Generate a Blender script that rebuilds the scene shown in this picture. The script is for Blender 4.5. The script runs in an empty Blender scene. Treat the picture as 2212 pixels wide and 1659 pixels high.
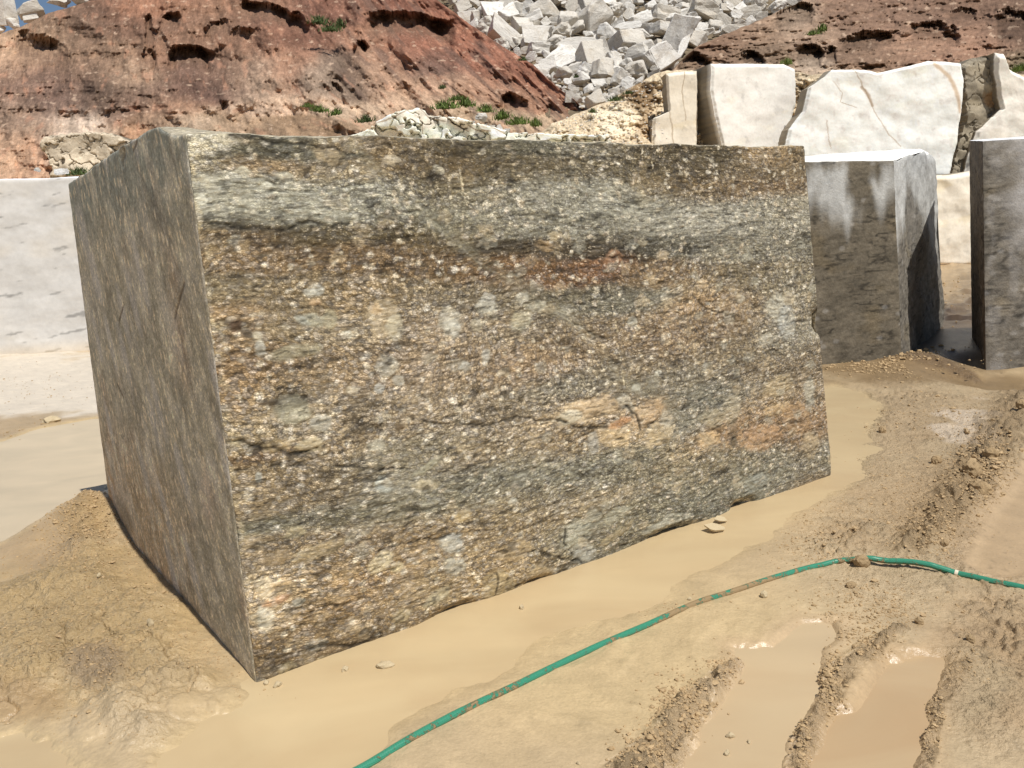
import bpy, bmesh, math, random
import numpy as np
from mathutils import Vector, Matrix, noise as mnoise

random.seed(7); rng = np.random.default_rng(11)
SC = bpy.context.scene
COL = SC.collection

# ------------------------------------------------------------------ camera
FPX, CX, CY = 1783., 1106., 829.5          # photograph measured on a 2212 x 1659 plan
PITCH, ROLL, CAMH = math.radians(10.2), math.radians(3.2), 1.5
FWD = np.array([0, math.cos(PITCH), -math.sin(PITCH)])
_u0 = np.array([0, math.sin(PITCH), math.cos(PITCH)]); _r0 = np.array([1., 0, 0])
RIGHT = _r0*math.cos(ROLL) - _u0*math.sin(ROLL)
UP = _u0*math.cos(ROLL) + _r0*math.sin(ROLL)
CAM = np.array([0, 0, CAMH])
cd = bpy.data.cameras.new('camera'); cam = bpy.data.objects.new('camera', cd); COL.objects.link(cam)
cd.sensor_width = 36; cd.lens = FPX/2212*36; cd.clip_start = .05; cd.clip_end = 2000
m = Matrix.Identity(4)
for i in range(3):
    m[i][0] = RIGHT[i]; m[i][1] = UP[i]; m[i][2] = -FWD[i]; m[i][3] = CAM[i]
cam.matrix_world = m
SC.camera = cam

# ------------------------------------------------------------------ light
SUN_EL, SUN_AZ = math.radians(60), math.radians(37.2)      # azimuth measured from straight behind the camera to the right
S = Vector((math.sin(SUN_AZ)*math.cos(SUN_EL), -math.cos(SUN_AZ)*math.cos(SUN_EL), math.sin(SUN_EL)))
w = bpy.data.worlds.new('World'); SC.world = w; w.use_nodes = True
nt = w.node_tree; bg = nt.nodes['Background']
sky = nt.nodes.new('ShaderNodeTexSky'); sky.sky_type = 'NISHITA'; sky.sun_disc = False
sky.sun_elevation = SUN_EL; sky.sun_rotation = math.atan2(S.x, S.y); sky.altitude = 600; sky.dust_density = .6
nt.links.new(sky.outputs[0], bg.inputs[0]); bg.inputs[1].default_value = .073
sl = bpy.data.lights.new('sun', 'SUN'); sl.energy = 4.6; sl.angle = math.radians(.5); sl.color = (1, .965, .91)
so = bpy.data.objects.new('sun', sl); COL.objects.link(so); so.rotation_euler = S.to_track_quat('Z', 'Y').to_euler()
so.location = (10, -12, 30)
vs = SC.view_settings; vs.view_transform = 'Standard'; vs.look = 'None'; vs.exposure = 0; vs.gamma = 1; vs.use_curve_mapping = False
SC.cycles.max_bounces = 5

# ------------------------------------------------------------------ projection helpers (photo plan -> world)
def ray(x, y):
    x = np.asarray(x, float)[..., None]; y = np.asarray(y, float)[..., None]
    return FWD + RIGHT*(x-CX)/FPX - UP*(y-CY)/FPX
def g(x, y, z=0.):
    d = ray(x, y); return CAM + d*((z-CAMH)/d[..., 2:3])
def atd(x, y, D):
    return CAM + ray(x, y)*np.asarray(D, float)[..., None]
def proj(P):
    d = P-CAM; k = d@FWD
    return CX+FPX*(d@RIGHT)/k, CY-FPX*(d@UP)/k
def onplane(x, y, P, n):
    d = ray(x, y); return CAM + d*((np.dot(np.asarray(P)-CAM, n))/(d@n))[..., None]

# ------------------------------------------------------------------ numpy noise
_perm = np.random.default_rng(5).permutation(256); _perm = np.concatenate([_perm, _perm])
_ang = np.random.default_rng(6).uniform(0, 2*math.pi, 256); _gx, _gy = np.cos(_ang), np.sin(_ang)
def pn(x, y, seed=0):
    x = np.asarray(x, float)+seed*17.31; y = np.asarray(y, float)+seed*9.73
    xi = np.floor(x).astype(np.int64); yi = np.floor(y).astype(np.int64); fx = x-xi; fy = y-yi
    xi &= 255; yi &= 255; x1 = (xi+1) & 255; y1 = (yi+1) & 255
    u = fx*fx*fx*(fx*(fx*6-15)+10); v = fy*fy*fy*(fy*(fy*6-15)+10)
    def gr(a, b, dx, dy):
        h = _perm[_perm[a]+b]; return _gx[h]*dx+_gy[h]*dy
    n00 = gr(xi, yi, fx, fy); n10 = gr(x1, yi, fx-1, fy); n01 = gr(xi, y1, fx, fy-1); n11 = gr(x1, y1, fx-1, fy-1)
    return ((n00+u*(n10-n00))*(1-v) + (n01+u*(n11-n01))*v)*1.41
def fbm(x, y, o=4, seed=0, gain=.5):
    s = 0; a = 1.; t = 0
    for i in range(o):
        s = s + a*pn(x*2.03**i, y*2.03**i, seed+i*3); t += a; a *= gain
    return s/t*1.5
def ridge(x, y, o=4, seed=0, gain=.5):
    s = 0; a = 1.; t = 0
    for i in range(o):
        s = s + a*(1-2*np.abs(pn(x*2.07**i, y*2.07**i, seed+i*5))); t += a; a *= gain
    return s/t
def ss(a, b, x):
    t = np.clip((x-a)/(b-a), 0, 1); return t*t*(3-2*t)
def cells(x, y, seed=0):
    """distance to nearest feature point, second, and a random per cell"""
    x = np.asarray(x, float); y = np.asarray(y, float)
    xi = np.floor(x).astype(np.int64); yi = np.floor(y).astype(np.int64)
    f1 = np.full(x.shape, 9.); f2 = np.full(x.shape, 9.); r = np.zeros(x.shape)
    for dx in (-1, 0, 1):
        for dy in (-1, 0, 1):
            a = (xi+dx+seed*7) & 255; b = (yi+dy+seed*13) & 255
            h = _perm[_perm[a]+b]; h2 = _perm[(h+b+31) & 255]; h3 = _perm[(h2+a+77) & 255]
            d = np.hypot(xi+dx+h/256.-x, yi+dy+h2/256.-y)
            c = d < f1
            f2 = np.where(c, f1, np.minimum(f2, d)); r = np.where(c, h3/256., r); f1 = np.where(c, d, f1)
    return f1, f2, r
def polyline_d(X, Y, pts, wid=None):
    best = np.full(X.shape, 1e9); bw = np.zeros(X.shape); bt = np.zeros(X.shape); side = np.zeros(X.shape); acc = 0
    for i in range(len(pts)-1):
        (ax, ay), (bx, by) = pts[i][:2], pts[i+1][:2]
        vx, vy = bx-ax, by-ay; L = math.hypot(vx, vy)+1e-9
        t = np.clip(((X-ax)*vx+(Y-ay)*vy)/L**2, 0, 1)
        d = np.hypot(X-ax-t*vx, Y-ay-t*vy); c = d < best
        best = np.where(c, d, best); bt = np.where(c, acc+t*L, bt); side = np.where(c, np.sign((X-ax)*vy-(Y-ay)*vx), side)
        if wid is not None: bw = np.where(c, wid[i]+t*(wid[i+1]-wid[i]), bw)
        acc += L
    return best, bt, side, bw
def poly_sd(X, Y, pts):
    """signed distance to a polygon, positive inside"""
    d, _, _, _ = polyline_d(X, Y, list(pts)+[pts[0]])
    ins = np.zeros(X.shape, bool); n = len(pts)
    for i in range(n):
        x1, y1 = pts[i][:2]; x2, y2 = pts[(i+1) % n][:2]
        c = ((y1 > Y) != (y2 > Y)) & (X < (x2-x1)*(Y-y1)/((y2-y1) if y2 != y1 else 1e-9)+x1)
        ins ^= c
    return np.where(ins, d, -d)
def lin(c):
    c = np.asarray(c, float)/255.; return np.where(c <= .04045, c/12.92, ((c+.055)/1.055)**2.4)
def gp(pts): # photo points -> ground xy tuples
    return [tuple(g(np.array(p[0], float), np.array(p[1], float)).ravel()[:2]) for p in pts]

# ------------------------------------------------------------------ object helpers
def setp(o, label=None, cat=None, group=None, kind=None):
    if label: o['label'] = label
    if cat: o['category'] = cat
    if group: o['group'] = group
    if kind: o['kind'] = kind
    return o
def mesh_np(name, V, Fq, tone=None, attrs=None, smooth=True):
    me = bpy.data.meshes.new(name); V = np.ascontiguousarray(V, dtype=np.float32).reshape(-1, 3); Fq = np.ascontiguousarray(Fq, dtype=np.int32)
    k = Fq.shape[1]
    me.vertices.add(len(V)); me.vertices.foreach_set('co', V.ravel())
    me.loops.add(Fq.size); me.loops.foreach_set('vertex_index', Fq.ravel())
    me.polygons.add(len(Fq)); me.polygons.foreach_set('loop_start', np.arange(0, Fq.size, k, dtype=np.int32))
    me.polygons.foreach_set('use_smooth', np.full(len(Fq), smooth))
    me.update(calc_edges=True)
    if tone is not None:
        a = me.color_attributes.new('tone', 'FLOAT_COLOR', 'POINT')
        a.data.foreach_set('color', np.concatenate([np.clip(tone.reshape(-1, 3), .004, .93), np.ones((len(V), 1))], 1).astype(np.float32).ravel())
    for n, v in (attrs or {}).items():
        v = np.asarray(v, np.float32)
        if v.size == len(V):
            a = me.attributes.new(n, 'FLOAT', 'POINT'); a.data.foreach_set('value', v.ravel())
        else:
            a = me.attributes.new(n, 'FLOAT_VECTOR', 'POINT'); a.data.foreach_set('vector', v.ravel())
    return me
def gridq(nr, nc, off=0, flip=False):
    i = np.arange((nr-1)*(nc-1)); r = i//(nc-1); c = i % (nc-1); a = r*nc+c+off
    q = np.stack([a, a+1, a+nc+1, a+nc], 1)
    return q[:, ::-1] if flip else q
def link(name, me, mat, parent=None, loc=None):
    o = bpy.data.objects.new(name, me); COL.objects.link(o)
    if mat is not None and not me.materials: me.materials.append(mat)
    if parent: o.parent = parent
    if loc is not None: o.location = loc
    return o
def recenter(me, o):
    n = len(me.vertices); a = np.empty(n*3, np.float32); me.vertices.foreach_get('co', a); a = a.reshape(-1, 3)
    c = (a.min(0)+a.max(0))/2; c[2] = a[:, 2].min(); me.vertices.foreach_set('co', (a-c).ravel()); me.update(); o.location = c.tolist()

# ------------------------------------------------------------------ materials
class NT:
    def __init__(s, name):
        s.m = bpy.data.materials.new(name); s.m.use_nodes = True; s.t = s.m.node_tree; s.b = s.t.nodes['Principled BSDF']
    def n(s, typ, ins=None, **k):
        nd = s.t.nodes.new('ShaderNode'+typ)
        for a, v in k.items(): setattr(nd, a, v)
        for a, v in (ins or {}).items():
            if isinstance(v, bpy.types.NodeSocket): s.t.links.new(v, nd.inputs[a])
            else: nd.inputs[a].default_value = v
        return nd
    def noise(s, vec, scale, det=4, rough=.55, dist=0):
        return s.n('TexNoise', {'Vector': vec, 'Scale': scale, 'Detail': det, 'Roughness': rough, 'Distortion': dist}).outputs[0]
    def mapr(s, v, a, b, c, d):
        return s.n('MapRange', {0: v, 1: a, 2: b, 3: c, 4: d}).outputs[0]
    def math(s, op, a, b=0., c=None):
        i = {0: a, 1: b}
        if c is not None: i[2] = c
        return s.n('Math', i, operation=op).outputs[0]
    def scale(s, vec, sc):
        return s.n('Mapping', {'Vector': vec, 'Scale': sc}).outputs[0]
    def mulc(s, col, fac):
        c = s.n('CombineXYZ', {0: fac, 1: fac, 2: fac}).outputs[0]
        return s.n('Mix', {0: 1., 6: col, 7: c}, data_type='RGBA', blend_type='MULTIPLY').outputs[2]
    def mix(s, f, a, b):
        return s.n('Mix', {0: f, 6: a, 7: b}, data_type='RGBA').outputs[2]
    def attr(s, name, out='Color'):
        return s.n('Attribute', attribute_name=name).outputs[out]
    def coord(s): return s.n('TexCoord').outputs['Object']
    def fin(s, col, rough=.7, bump=None, bs=.3, bd=.01, spec=.4):
        for k, v in (('Base Color', col), ('Roughness', rough), ('Specular IOR Level', spec)):
            if isinstance(v, bpy.types.NodeSocket): s.t.links.new(v, s.b.inputs[k])
            else: s.b.inputs[k].default_value = v
        if bump is not None:
            bn = s.n('Bump', {'Height': bump, 'Strength': bs, 'Distance': bd}); s.t.links.new(bn.outputs[0], s.b.inputs['Normal'])
        return s.m

def mat_ground():
    s = NT('wet mud'); co = s.coord(); tone = s.attr('tone'); wet = s.attr('wet', 'Fac'); rg = s.attr('rgh', 'Fac')
    n1 = s.noise(co, 9, 6, .6); n2 = s.noise(co, 90, 4, .6)
    f = s.math('MULTIPLY', s.mapr(n1, .3, .7, .93, 1.05), s.mapr(n2, .3, .7, .9, 1.07))
    col = s.mulc(tone, f)
    b = s.math('ADD', s.math('MULTIPLY', n2, .5), s.math('MULTIPLY', s.noise(co, 35, 4, .6), 1.))
    b = s.math('ADD', b, s.math('MULTIPLY', s.noise(co, 220, 3, .6), .25))
    bw = s.math('MULTIPLY', b, s.mapr(rg, 0, 1, .10, 1.5))
    return s.fin(col, s.mapr(wet, 0, 1, .72, .24), bw, 1., .014, s.mapr(wet, 0, 1, .3, .55))
def mat_slurry(name, c, c2, ro=.3):
    s = NT(name); co = s.coord()
    n = s.noise(s.scale(co, (1, 1.6, 1)), 1.7, 5, .5, .8)
    col = s.mix(s.mapr(n, .35, .68, 0, 1), (*lin(c), 1), (*lin(c2), 1))
    n2 = s.noise(s.scale(co, (.5, 1, 1)), .9, 4, .6, 1.2); col = s.mulc(col, s.mapr(n2, .3, .7, .9, 1.06))
    return s.fin(col, ro, s.noise(co, 5, 2), .03, .01, .45 if ro < .4 else .2)
def mat_rock(name, sc=1., rough=.85, bs=.5, sp=(.8, 1.15), spec=.25):
    """generic: painted tone x multi-scale mineral noise"""
    s = NT(name); co = s.coord(); tone = s.attr('tone')
    n1 = s.noise(co, 3*sc, 7, .65); n2 = s.noise(co, 22*sc, 5, .7)
    f = s.math('MULTIPLY', s.mapr(n1, .3, .7, sp[0], sp[1]), s.mapr(n2, .3, .7, sp[0]+.05, sp[1]-.02))
    col = s.mulc(tone, f)
    b = s.math('ADD', n1, s.math('MULTIPLY', n2, .5))
    return s.fin(col, rough, b, bs, .06/sc, spec)
def mat_gneiss():
    s = NT('banded gneiss'); tone = s.attr('tone'); fl = s.attr('flow', 'Vector'); gr = s.attr('grain', 'Fac'); st = s.attr('streak', 'Fac')
    # coarse and fine mineral grains: each cell its own brightness, dark seams between
    wv = s.n('VectorMath', {0: fl, 1: s.n('Vector Math' if False else 'VectorMath', {0: s.n('TexNoise', {'Vector': fl, 'Scale': 30., 'Detail': 3.}).outputs['Color'], 1: (.008, .005, .008)}, operation='MULTIPLY').outputs[0]}, operation='ADD').outputs[0]
    def grains(scale, lo, hi, elong, pw_=1.7):
        v = s.scale(wv, (scale*elong, scale, scale))
        vo = s.n('TexVoronoi', {'Vector': v, 'Scale': 1.}, feature='F1')
        sep = s.n('SeparateColor', {0: vo.outputs['Color']})
        cell = s.mapr(s.math('POWER', sep.outputs[0], 1.7), 0, 1, lo, hi)
        edge = s.mapr(vo.outputs['Distance'], .25, .75, 1.1, .55)
        return s.math('MULTIPLY', cell, edge), sep.outputs[1]
    g1, r1 = grains(90, .68, 1.55, .6); g2, _ = grains(200, .75, 1.4, .65)
    gg = s.math('MULTIPLY', g1, g2)
    gm = s.math('ADD', s.math('MULTIPLY', gr, s.math('SUBTRACT', gg, .86)), 1.)
    # foliation streaks
    sv = s.scale(fl, (5, 66, 10)); n3 = s.noise(sv, 1., 6, .68, .3)
    sv2 = s.scale(fl, (26, 150, 40)); n4 = s.noise(sv2, 1., 3, .6)
    sm = s.math('MULTIPLY', s.mapr(n3, .32, .68, -.6, .5), st)
    sm = s.math('ADD', sm, s.math('MULTIPLY', s.mapr(n4, .3, .7, -.4, .4), st))
    n0 = s.noise(fl, 6, 6, .6)
    f = s.math('MULTIPLY', gm, s.math('MAXIMUM', s.math('ADD', sm, 1.), .3))
    f = s.math('MULTIPLY', f, s.mapr(n0, .3, .7, .85, 1.15))
    col = s.mulc(tone, f)
    hs = s.n('HueSaturation', {'Saturation': s.math('SUBTRACT', 1., s.math('MULTIPLY', s.mapr(r1, .35, .9, 0, .35), gr)), 'Color': col}); col = hs.outputs[0]
    # pale grains lean cream, dark ones rusty
    col = s.mix(s.math('MULTIPLY', s.mapr(f, 1.2, 2.0, 0, .6), gr), col, (*lin((226, 212, 188)), 1))
    col = s.mix(s.math('MULTIPLY', s.mapr(f, .75, .3, 0, .3), gr), col, (.06, .042, .022, 1))
    return s.fin(col, .72, s.math('ADD', s.math('MULTIPLY', gg, gr), s.math('MULTIPLY', n3, .8)), .5, .004, .22)
def mat_boulder():
    s = NT('broken white stone'); co = s.coord(); rnd = s.n('ObjectInfo').outputs['Random']
    cov = s.n('VectorMath', {0: co, 1: s.n('CombineXYZ', {0: s.math('MULTIPLY', rnd, 37.), 1: 3., 2: s.math('MULTIPLY', rnd, 11.)}).outputs[0]}, operation='ADD').outputs[0]
    n1 = s.noise(cov, 1.2, 6, .65, .5); n2 = s.noise(cov, 9, 6, .7); n3 = s.noise(s.scale(cov, (1, 1, 5)), 2.0, 5, .7, .4)
    base = s.mix(rnd, (*lin((241, 237, 229)), 1), (*lin((208, 200, 186)), 1))
    c = s.mix(s.mapr(n1, .5, .72, 0, .55), base, (*lin((176, 156, 125)), 1))
    c = s.mix(s.mapr(n3, .56, .68, 0, .6), c, (*lin((128, 112, 92)), 1))
    c = s.mulc(c, s.mapr(n2, .3, .7, .8, 1.1))
    return s.fin(c, .85, s.math('ADD', n1, s.math('MULTIPLY', n2, .6)), .7, .08, .2)
def mat_plain(name, c, rough=.7, nscale=20, var=.25, bs=.3, bd=.01, spec=.3):
    s = NT(name); co = s.coord(); n = s.noise(co, nscale, 5, .6)
    return s.fin(s.mulc(s.n('RGB').outputs[0], s.mapr(n, .3, .7, 1-var, 1+var)) if False else s.mix(s.mapr(n, .3, .7, 0, 1), (*[v*(1-var) for v in lin(c)], 1), (*[min(v*(1+var), .9) for v in lin(c)], 1)), rough, n, bs, bd, spec)

M_GROUND = mat_ground(); M_GNEISS = mat_gneiss(); M_BOULDER = mat_boulder()
M_HILL = mat_rock('weathered hillside', .7, .95, .5, (.8, 1.18), .1)
M_WHITE = mat_rock('pale cut stone', .8, .85, .035, (.9, 1.07), .2)
M_SLABROCK = mat_rock('grey dusty stone', 2.2, .8, .4, (.8, 1.15), .25)
M_CLOD = mat_plain('mud clod', (176, 150, 112), .6, 40, .25, .6, .01)
M_STONE = mat_plain('small wet stone', (205, 186, 150), .5, 30, .2, .5, .01)

# ================================================================== GROUND
F = g(553, 1475); R_ = g(1798, 1025); L_ = g(240, 1125)
F = F.ravel(); R_ = R_.ravel(); L_ = L_.ravel()

POOL_MAIN = [(520, 1512), (553, 1470), (700, 1395), (900, 1330), (1145, 1235), (1400, 1140), (1640, 1050), (1798, 1000), (1760, 900), (1770, 845), (1800, 835), (1870, 850), (1905, 880), (1870, 930), (1860, 985), (1840, 1035), (1800, 1062), (1740, 1085), (1690, 1115), (1630, 1165), (1560, 1205),
             (1480, 1235), (1400, 1285), (1300, 1330), (1180, 1375), (1060, 1440), (960, 1500), (860, 1560), (760, 1640), (700, 1720), (330, 1720), (330, 1640), (400, 1590), (450, 1560), (500, 1545)]
POOL_1 = [(1735, 1345), (1797, 1352), (1808, 1385), (1775, 1412), (1780, 1461), (1768, 1509), (1738, 1557), (1700, 1606), (1672, 1720), (1455, 1720), (1485, 1650), (1505, 1595), (1552, 1520), (1587, 1477), (1590, 1439), (1580, 1400), (1657, 1408), (1705, 1365)]
POOL_2 = [(1922, 1422), (2043, 1418), (2046, 1461), (2006, 1530), (1990, 1600), (1990, 1720), (1748, 1720), (1755, 1640), (1775, 1590), (1800, 1540), (1845, 1532), (1882, 1475)]
POOL_BL = [(0, 1590), (60, 1575), (110, 1600), (150, 1640), (170, 1720), (-200, 1720), (-200, 1590)]
POOL_FAR = [(-250, 985), (0, 955), (90, 925), (200, 905), (260, 905), (280, 1000), (230, 1060), (160, 1100), (110, 1140), (0, 1180), (-250, 1220)]
POOL_R = [(2075, 1215), (2120, 1120), (2212, 1010), (2400, 960), (2400, 1180), (2212, 1240), (2150, 1245)]
RIDGE_A = [(1330, 1740), (1420, 1640), (1490, 1540), (1560, 1470), (1605, 1432)]; RW_A = [.12, .10, .075, .05, .02]
RIDGE_B = [(1712, 1700), (1725, 1640), (1770, 1540), (1812, 1465), (1885, 1410), (1945, 1372)]; RW_B = [.045, .05, .05, .06, .05, .03]
RIDGE_C = [(1990, 1720), (1996, 1610), (2010, 1530), (2050, 1470), (2090, 1440)]; RW_C = [.035, .04, .045, .045, .03]
RIDGE_D = [(1965, 1190), (2010, 1150), (2060, 1090), (2110, 1020), (2150, 970), (2190, 900), (2230, 850)]; RW_D = [.10, .13, .17, .2, .22, .25, .3]
RIDGE_E = [(1760, 768), (1850, 768), (1930, 775), (2000, 772), (2070, 782), (2105, 792)]; RW_E = [.2, .28, .24, .26, .22, .1]
MOUND = [(0, 1262), (60, 1238), (120, 1175), (170, 1125), (215, 1100), (250, 1130), (330, 1215), (430, 1325), (500, 1410), (556, 1490), (480, 1535), (430, 1540), (440, 1570), (390, 1640), (280, 1700), (190, 1650), (150, 1600), (60, 1560), (-60, 1590), (-200, 1600), (-200, 1300)]
CRACKS = [[(0, 1360), (45, 1345), (82, 1352), (111, 1336), (145, 1337)], [(137, 1376), (147, 1421), (160, 1436), (149, 1454), (123, 1466)], [(111, 1278), (100, 1287), (78, 1295)],
          [(375, 1410), (376, 1440), (373, 1462)], [(424, 1460), (425, 1492), (409, 1518)], [(200, 1365), (217, 1385), (250, 1395), (285, 1392), (340, 1405)], [(232, 1353), (196, 1384)],
          [(0, 1520), (12, 1535), (30, 1560)], [(200, 1420), (225, 1404), (255, 1400)]]

def ground_fields(X, Y, full=False):
    """height, tone, wetness at ground points"""
    P = np.stack([X, Y, np.zeros_like(X)], -1)
    k = np.maximum((P-CAM)@FWD, .3)
    px = CX+FPX*((P-CAM)@RIGHT)/k; py = CY-FPX*((P-CAM)@UP)/k
    px = np.where(Y > .4, px, -9999); py = np.where(Y > .4, py, 3000)
    dist = np.hypot(X, Y)
    wob = .06*fbm(X*2.2, Y*2.2, 4, 3) + .025*fbm(X*11, Y*11, 3, 8)
    h = .010 + .010*fbm(X*.7, Y*.7, 3, 1) + .005*fbm(X*5, Y*5, 4, 2)
    # soft flow relief of the thin mud
    flow = ridge(X*2.1+.8*pn(X*1.3, Y*1.3, 30), Y*3.2+.9*pn(X*1.2, Y*1.2, 31), 3, 12)
    # ground falls away gently past the pools; keep everything flat enough
    tone = np.broadcast_to(lin((210, 186, 147)), X.shape+(3,)).copy()
    wet = np.full(X.shape, .75)
    def blend(msk, c, f=1.):
        nonlocal tone
        tone += (msk*f)[..., None]*(lin(c)-tone)
    def blob(x, y, rx, ry, c, f=1., n=.5, sharp=1.):
        q = np.hypot((px-x)/rx, (py-y)/ry) + n*fbm(X*2.5, Y*2.5, 4, int(x) % 50)
        blend(ss(1+.5/sharp, 1-.5/sharp, q), c, f)
    # colour regions
    far = ss(9, 14, dist)
    blend(far, (214, 190, 152)); 
    blob(2000, 620, 130, 90, (196, 164, 118), .9)
    blob(60, 830, 260, 78, (240, 226, 203), 1., .45, 3)
    blob(100, 925, 260, 26, (188, 160, 118), .9, .5, 2)
    blob(2000, 800, 330, 34, (150, 124, 88), .9, .5); blob(2040, 715, 110, 60, (92, 74, 52), 1., .4)  # second blob: the slab's shadow, painted dark into the ground colour
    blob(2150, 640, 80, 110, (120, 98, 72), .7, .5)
    blob(1980, 900, 200, 60, (196, 170, 132), .8, .8)
    blob(2000, 1100, 180, 110, (196, 168, 128), .8, .8)
    blob(2085, 930, 60, 45, (232, 212, 184), .85, 1.2, 2)
    blob(1880, 1000, 60, 80, (208, 182, 142), .8, .7)
    blob(1690, 1100, 90, 40, (214, 188, 146), .8, .7)
    blob(2180, 1150, 110, 90, (198, 170, 130), .7)
    blob(2150, 1450, 160, 180, (196, 165, 124), .7, .7)
    blob(2090, 1520, 90, 130, (200, 178, 140), .7, .9)
    blob(1500, 1370, 300, 90, (222, 198, 158), .6, .6)
    blob(1250, 1500, 300, 140, (216, 190, 146), .6, .6)
    blob(200, 1350, 320, 180, (200, 172, 124), .9, .5)
    blob(90, 1190, 90, 60, (190, 162, 122), .7, .6)
    blob(215, 1470, 60, 40, (165, 142, 112), .8, .7)
    blob(60, 1540, 70, 40, (178, 148, 106), .7, .8)
    blob(190, 1150, 50, 40, (188, 158, 110), .8, .6)
    # roughness areas: right hand dry mud with crumbs
    rr = np.maximum.reduce([ss(1.3, .5, np.hypot((px-1990)/230, (py-960)/170)), ss(1.3, .5, np.hypot((px-1950)/220, (py-1180)/140)), ss(1.3, .5, np.hypot((px-2150)/130, (py-1440)/200))])
    lump = np.maximum(fbm(X*9, Y*9, 5, 21), -.2)
    f1, f2, cr = cells(X*26+2*pn(X*9, Y*9, 2), Y*26+2*pn(X*9, Y*9, 3), 3)
    clump = np.clip(1-f1*1.5, 0, 1)*(cr > .45)
    sparse = ss(.0, .5, fbm(X*1.7, Y*1.7, 4, 40))
    h += rr*(.014*lump + .030*clump*sparse) + rr*.012*np.abs(fbm(X*22, Y*22, 4, 44))
    tone *= (1 - .3*rr*clump*sparse)[..., None]
    wet -= .35*rr; rough = .12+.75*rr
    # thin mud region relief south of hose
    thin = ss(1.3, .6, np.hypot((px-1450)/420, (py-1430)/190))
    h += thin*(.016*flow-.006); wet = np.maximum(wet, thin*.95); blend(thin*.9, (219, 194, 149))
    # ridges
    for pts, wd, hh, rough_ in ((RIDGE_A, RW_A, .042, 1.), (RIDGE_B, RW_B, .028, 1.), (RIDGE_C, RW_C, .018, 1.), (RIDGE_D, RW_D, .050, 1.), (RIDGE_E, RW_E, .07, 1.)):
        d, t, sd, wv = polyline_d(X+wob*.5, Y+wob*.5, gp(pts), wd)
        prof = ss(1.25, 0, d/np.maximum(wv, .01))
        g1, g2, gr2 = cells(X*13+.6*pn(X*9, Y*9, 5), Y*13+.6*pn(X*9, Y*9, 6), 8); l2 = .1+1.3*np.abs(fbm(X*6, Y*6, 3, 51))*ss(-.5, .2, fbm(X*2.5, Y*2.5, 2, 57)) + .75*np.clip(1-g1*1.25, 0, 1)*(gr2 > .3) + .4*clump + .45*fbm(X*30, Y*30, 3, 52)
        if pts is RIDGE_B:   # smooth ribbed flank on the right side
            rib = .5+.5*np.sin(t*95+3*pn(X*8, Y*8, 9)); side = ss(0, 1, sd)
            d2, _, _, _ = polyline_d(X-.06, Y+.03, gp(pts), wd)
            h = np.maximum(h, .010+.018*ss(.13, .0, d2)*ss(.1, .3, t) + .0030*rib*ss(.12, .04, d2)*ss(.1, .3, t))
        if pts is RIDGE_E: l2 = .5+.6*np.abs(fbm(X*3.5, Y*3.5, 3, 51))+.25*fbm(X*9, Y*9, 3, 55)
        h += prof*hh*l2*rough_
        pm = ss(1.1, .35, d/np.maximum(wv, .01)+.35*fbm(X*8, Y*8, 3, 61))
        blend(pm, (172, 146, 108) if pts is not RIDGE_E else (138, 112, 80), .75)
        tone *= (1-.28*pm*clump)[..., None]
        wet -= .15*pm; rough = np.maximum(rough, pm)
    # mound pushed up against the block's end face
    gm = gp(MOUND); sd = poly_sd(X+wob*.7, Y+wob*.7, gm); mm = ss(-.02, .28, sd)
    pk = g(214, 1128).ravel(); dp = np.hypot(X-pk[0], Y-pk[1])
    hm = .05*mm + .15*np.exp(-(dp/.34)**2) + .05*np.exp(-(dp/.9)**2)*mm
    lm = fbm(X*3.2, Y*3.2, 5, 70)
    gran = ss(1.5, .3, dp)      # crumbly near the peak
    hm += mm*(.040*lm + .024*np.abs(fbm(X*11, Y*11, 4, 71)) + gran*.012*clump + (.4+gran)*.011*np.abs(fbm(X*26, Y*26, 4, 72)) + .010*clump*ss(-.1, .3, fbm(X*2.5, Y*2.5, 3, 75)) + .006*fbm(X*60, Y*60, 2, 74))
    rl = ss(1.35, .6, np.hypot((px-250)/170, (py-1520)/120)); hm += mm*rl*(.05*np.abs(fbm(X*6, Y*6, 4, 73))-.012)
    for (x, y, r) in ((442, 1488, .045), (498, 1514, .075), (420, 1535, .08), (300, 1450, .12), (330, 1330, .14), (170, 1300, .16), (60, 1440, .2), (230, 1560, .12)):
        q = g(x, y).ravel(); dd = np.hypot(X-q[0], Y-q[1])/r + .25*fbm(X*8, Y*8, 3, 5)
        hm += .018*np.sqrt(np.clip(1-dd*dd, 0, 1))
    h = h + hm; wet += .15*mm - .25*gran*mm; rough = np.maximum(rough, mm*.9)
    tone *= (1-.25*mm*gran*clump)[..., None]
    for c in CRACKS:
        d, _, _, _ = polyline_d(X+.05*fbm(X*9, Y*9, 3, 1), Y+.05*fbm(X*9, Y*9, 3, 2), gp(c)); h -= .022*ss(.009, .002, d)
        blend(ss(.008, .002, d), (120, 94, 62), .4)
    qd = g(2230, 802).ravel(); dd = np.hypot((X-qd[0])/1.0, (Y-qd[1])/1.3); h = h - .17*ss(1.1, .35, dd)
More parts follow.
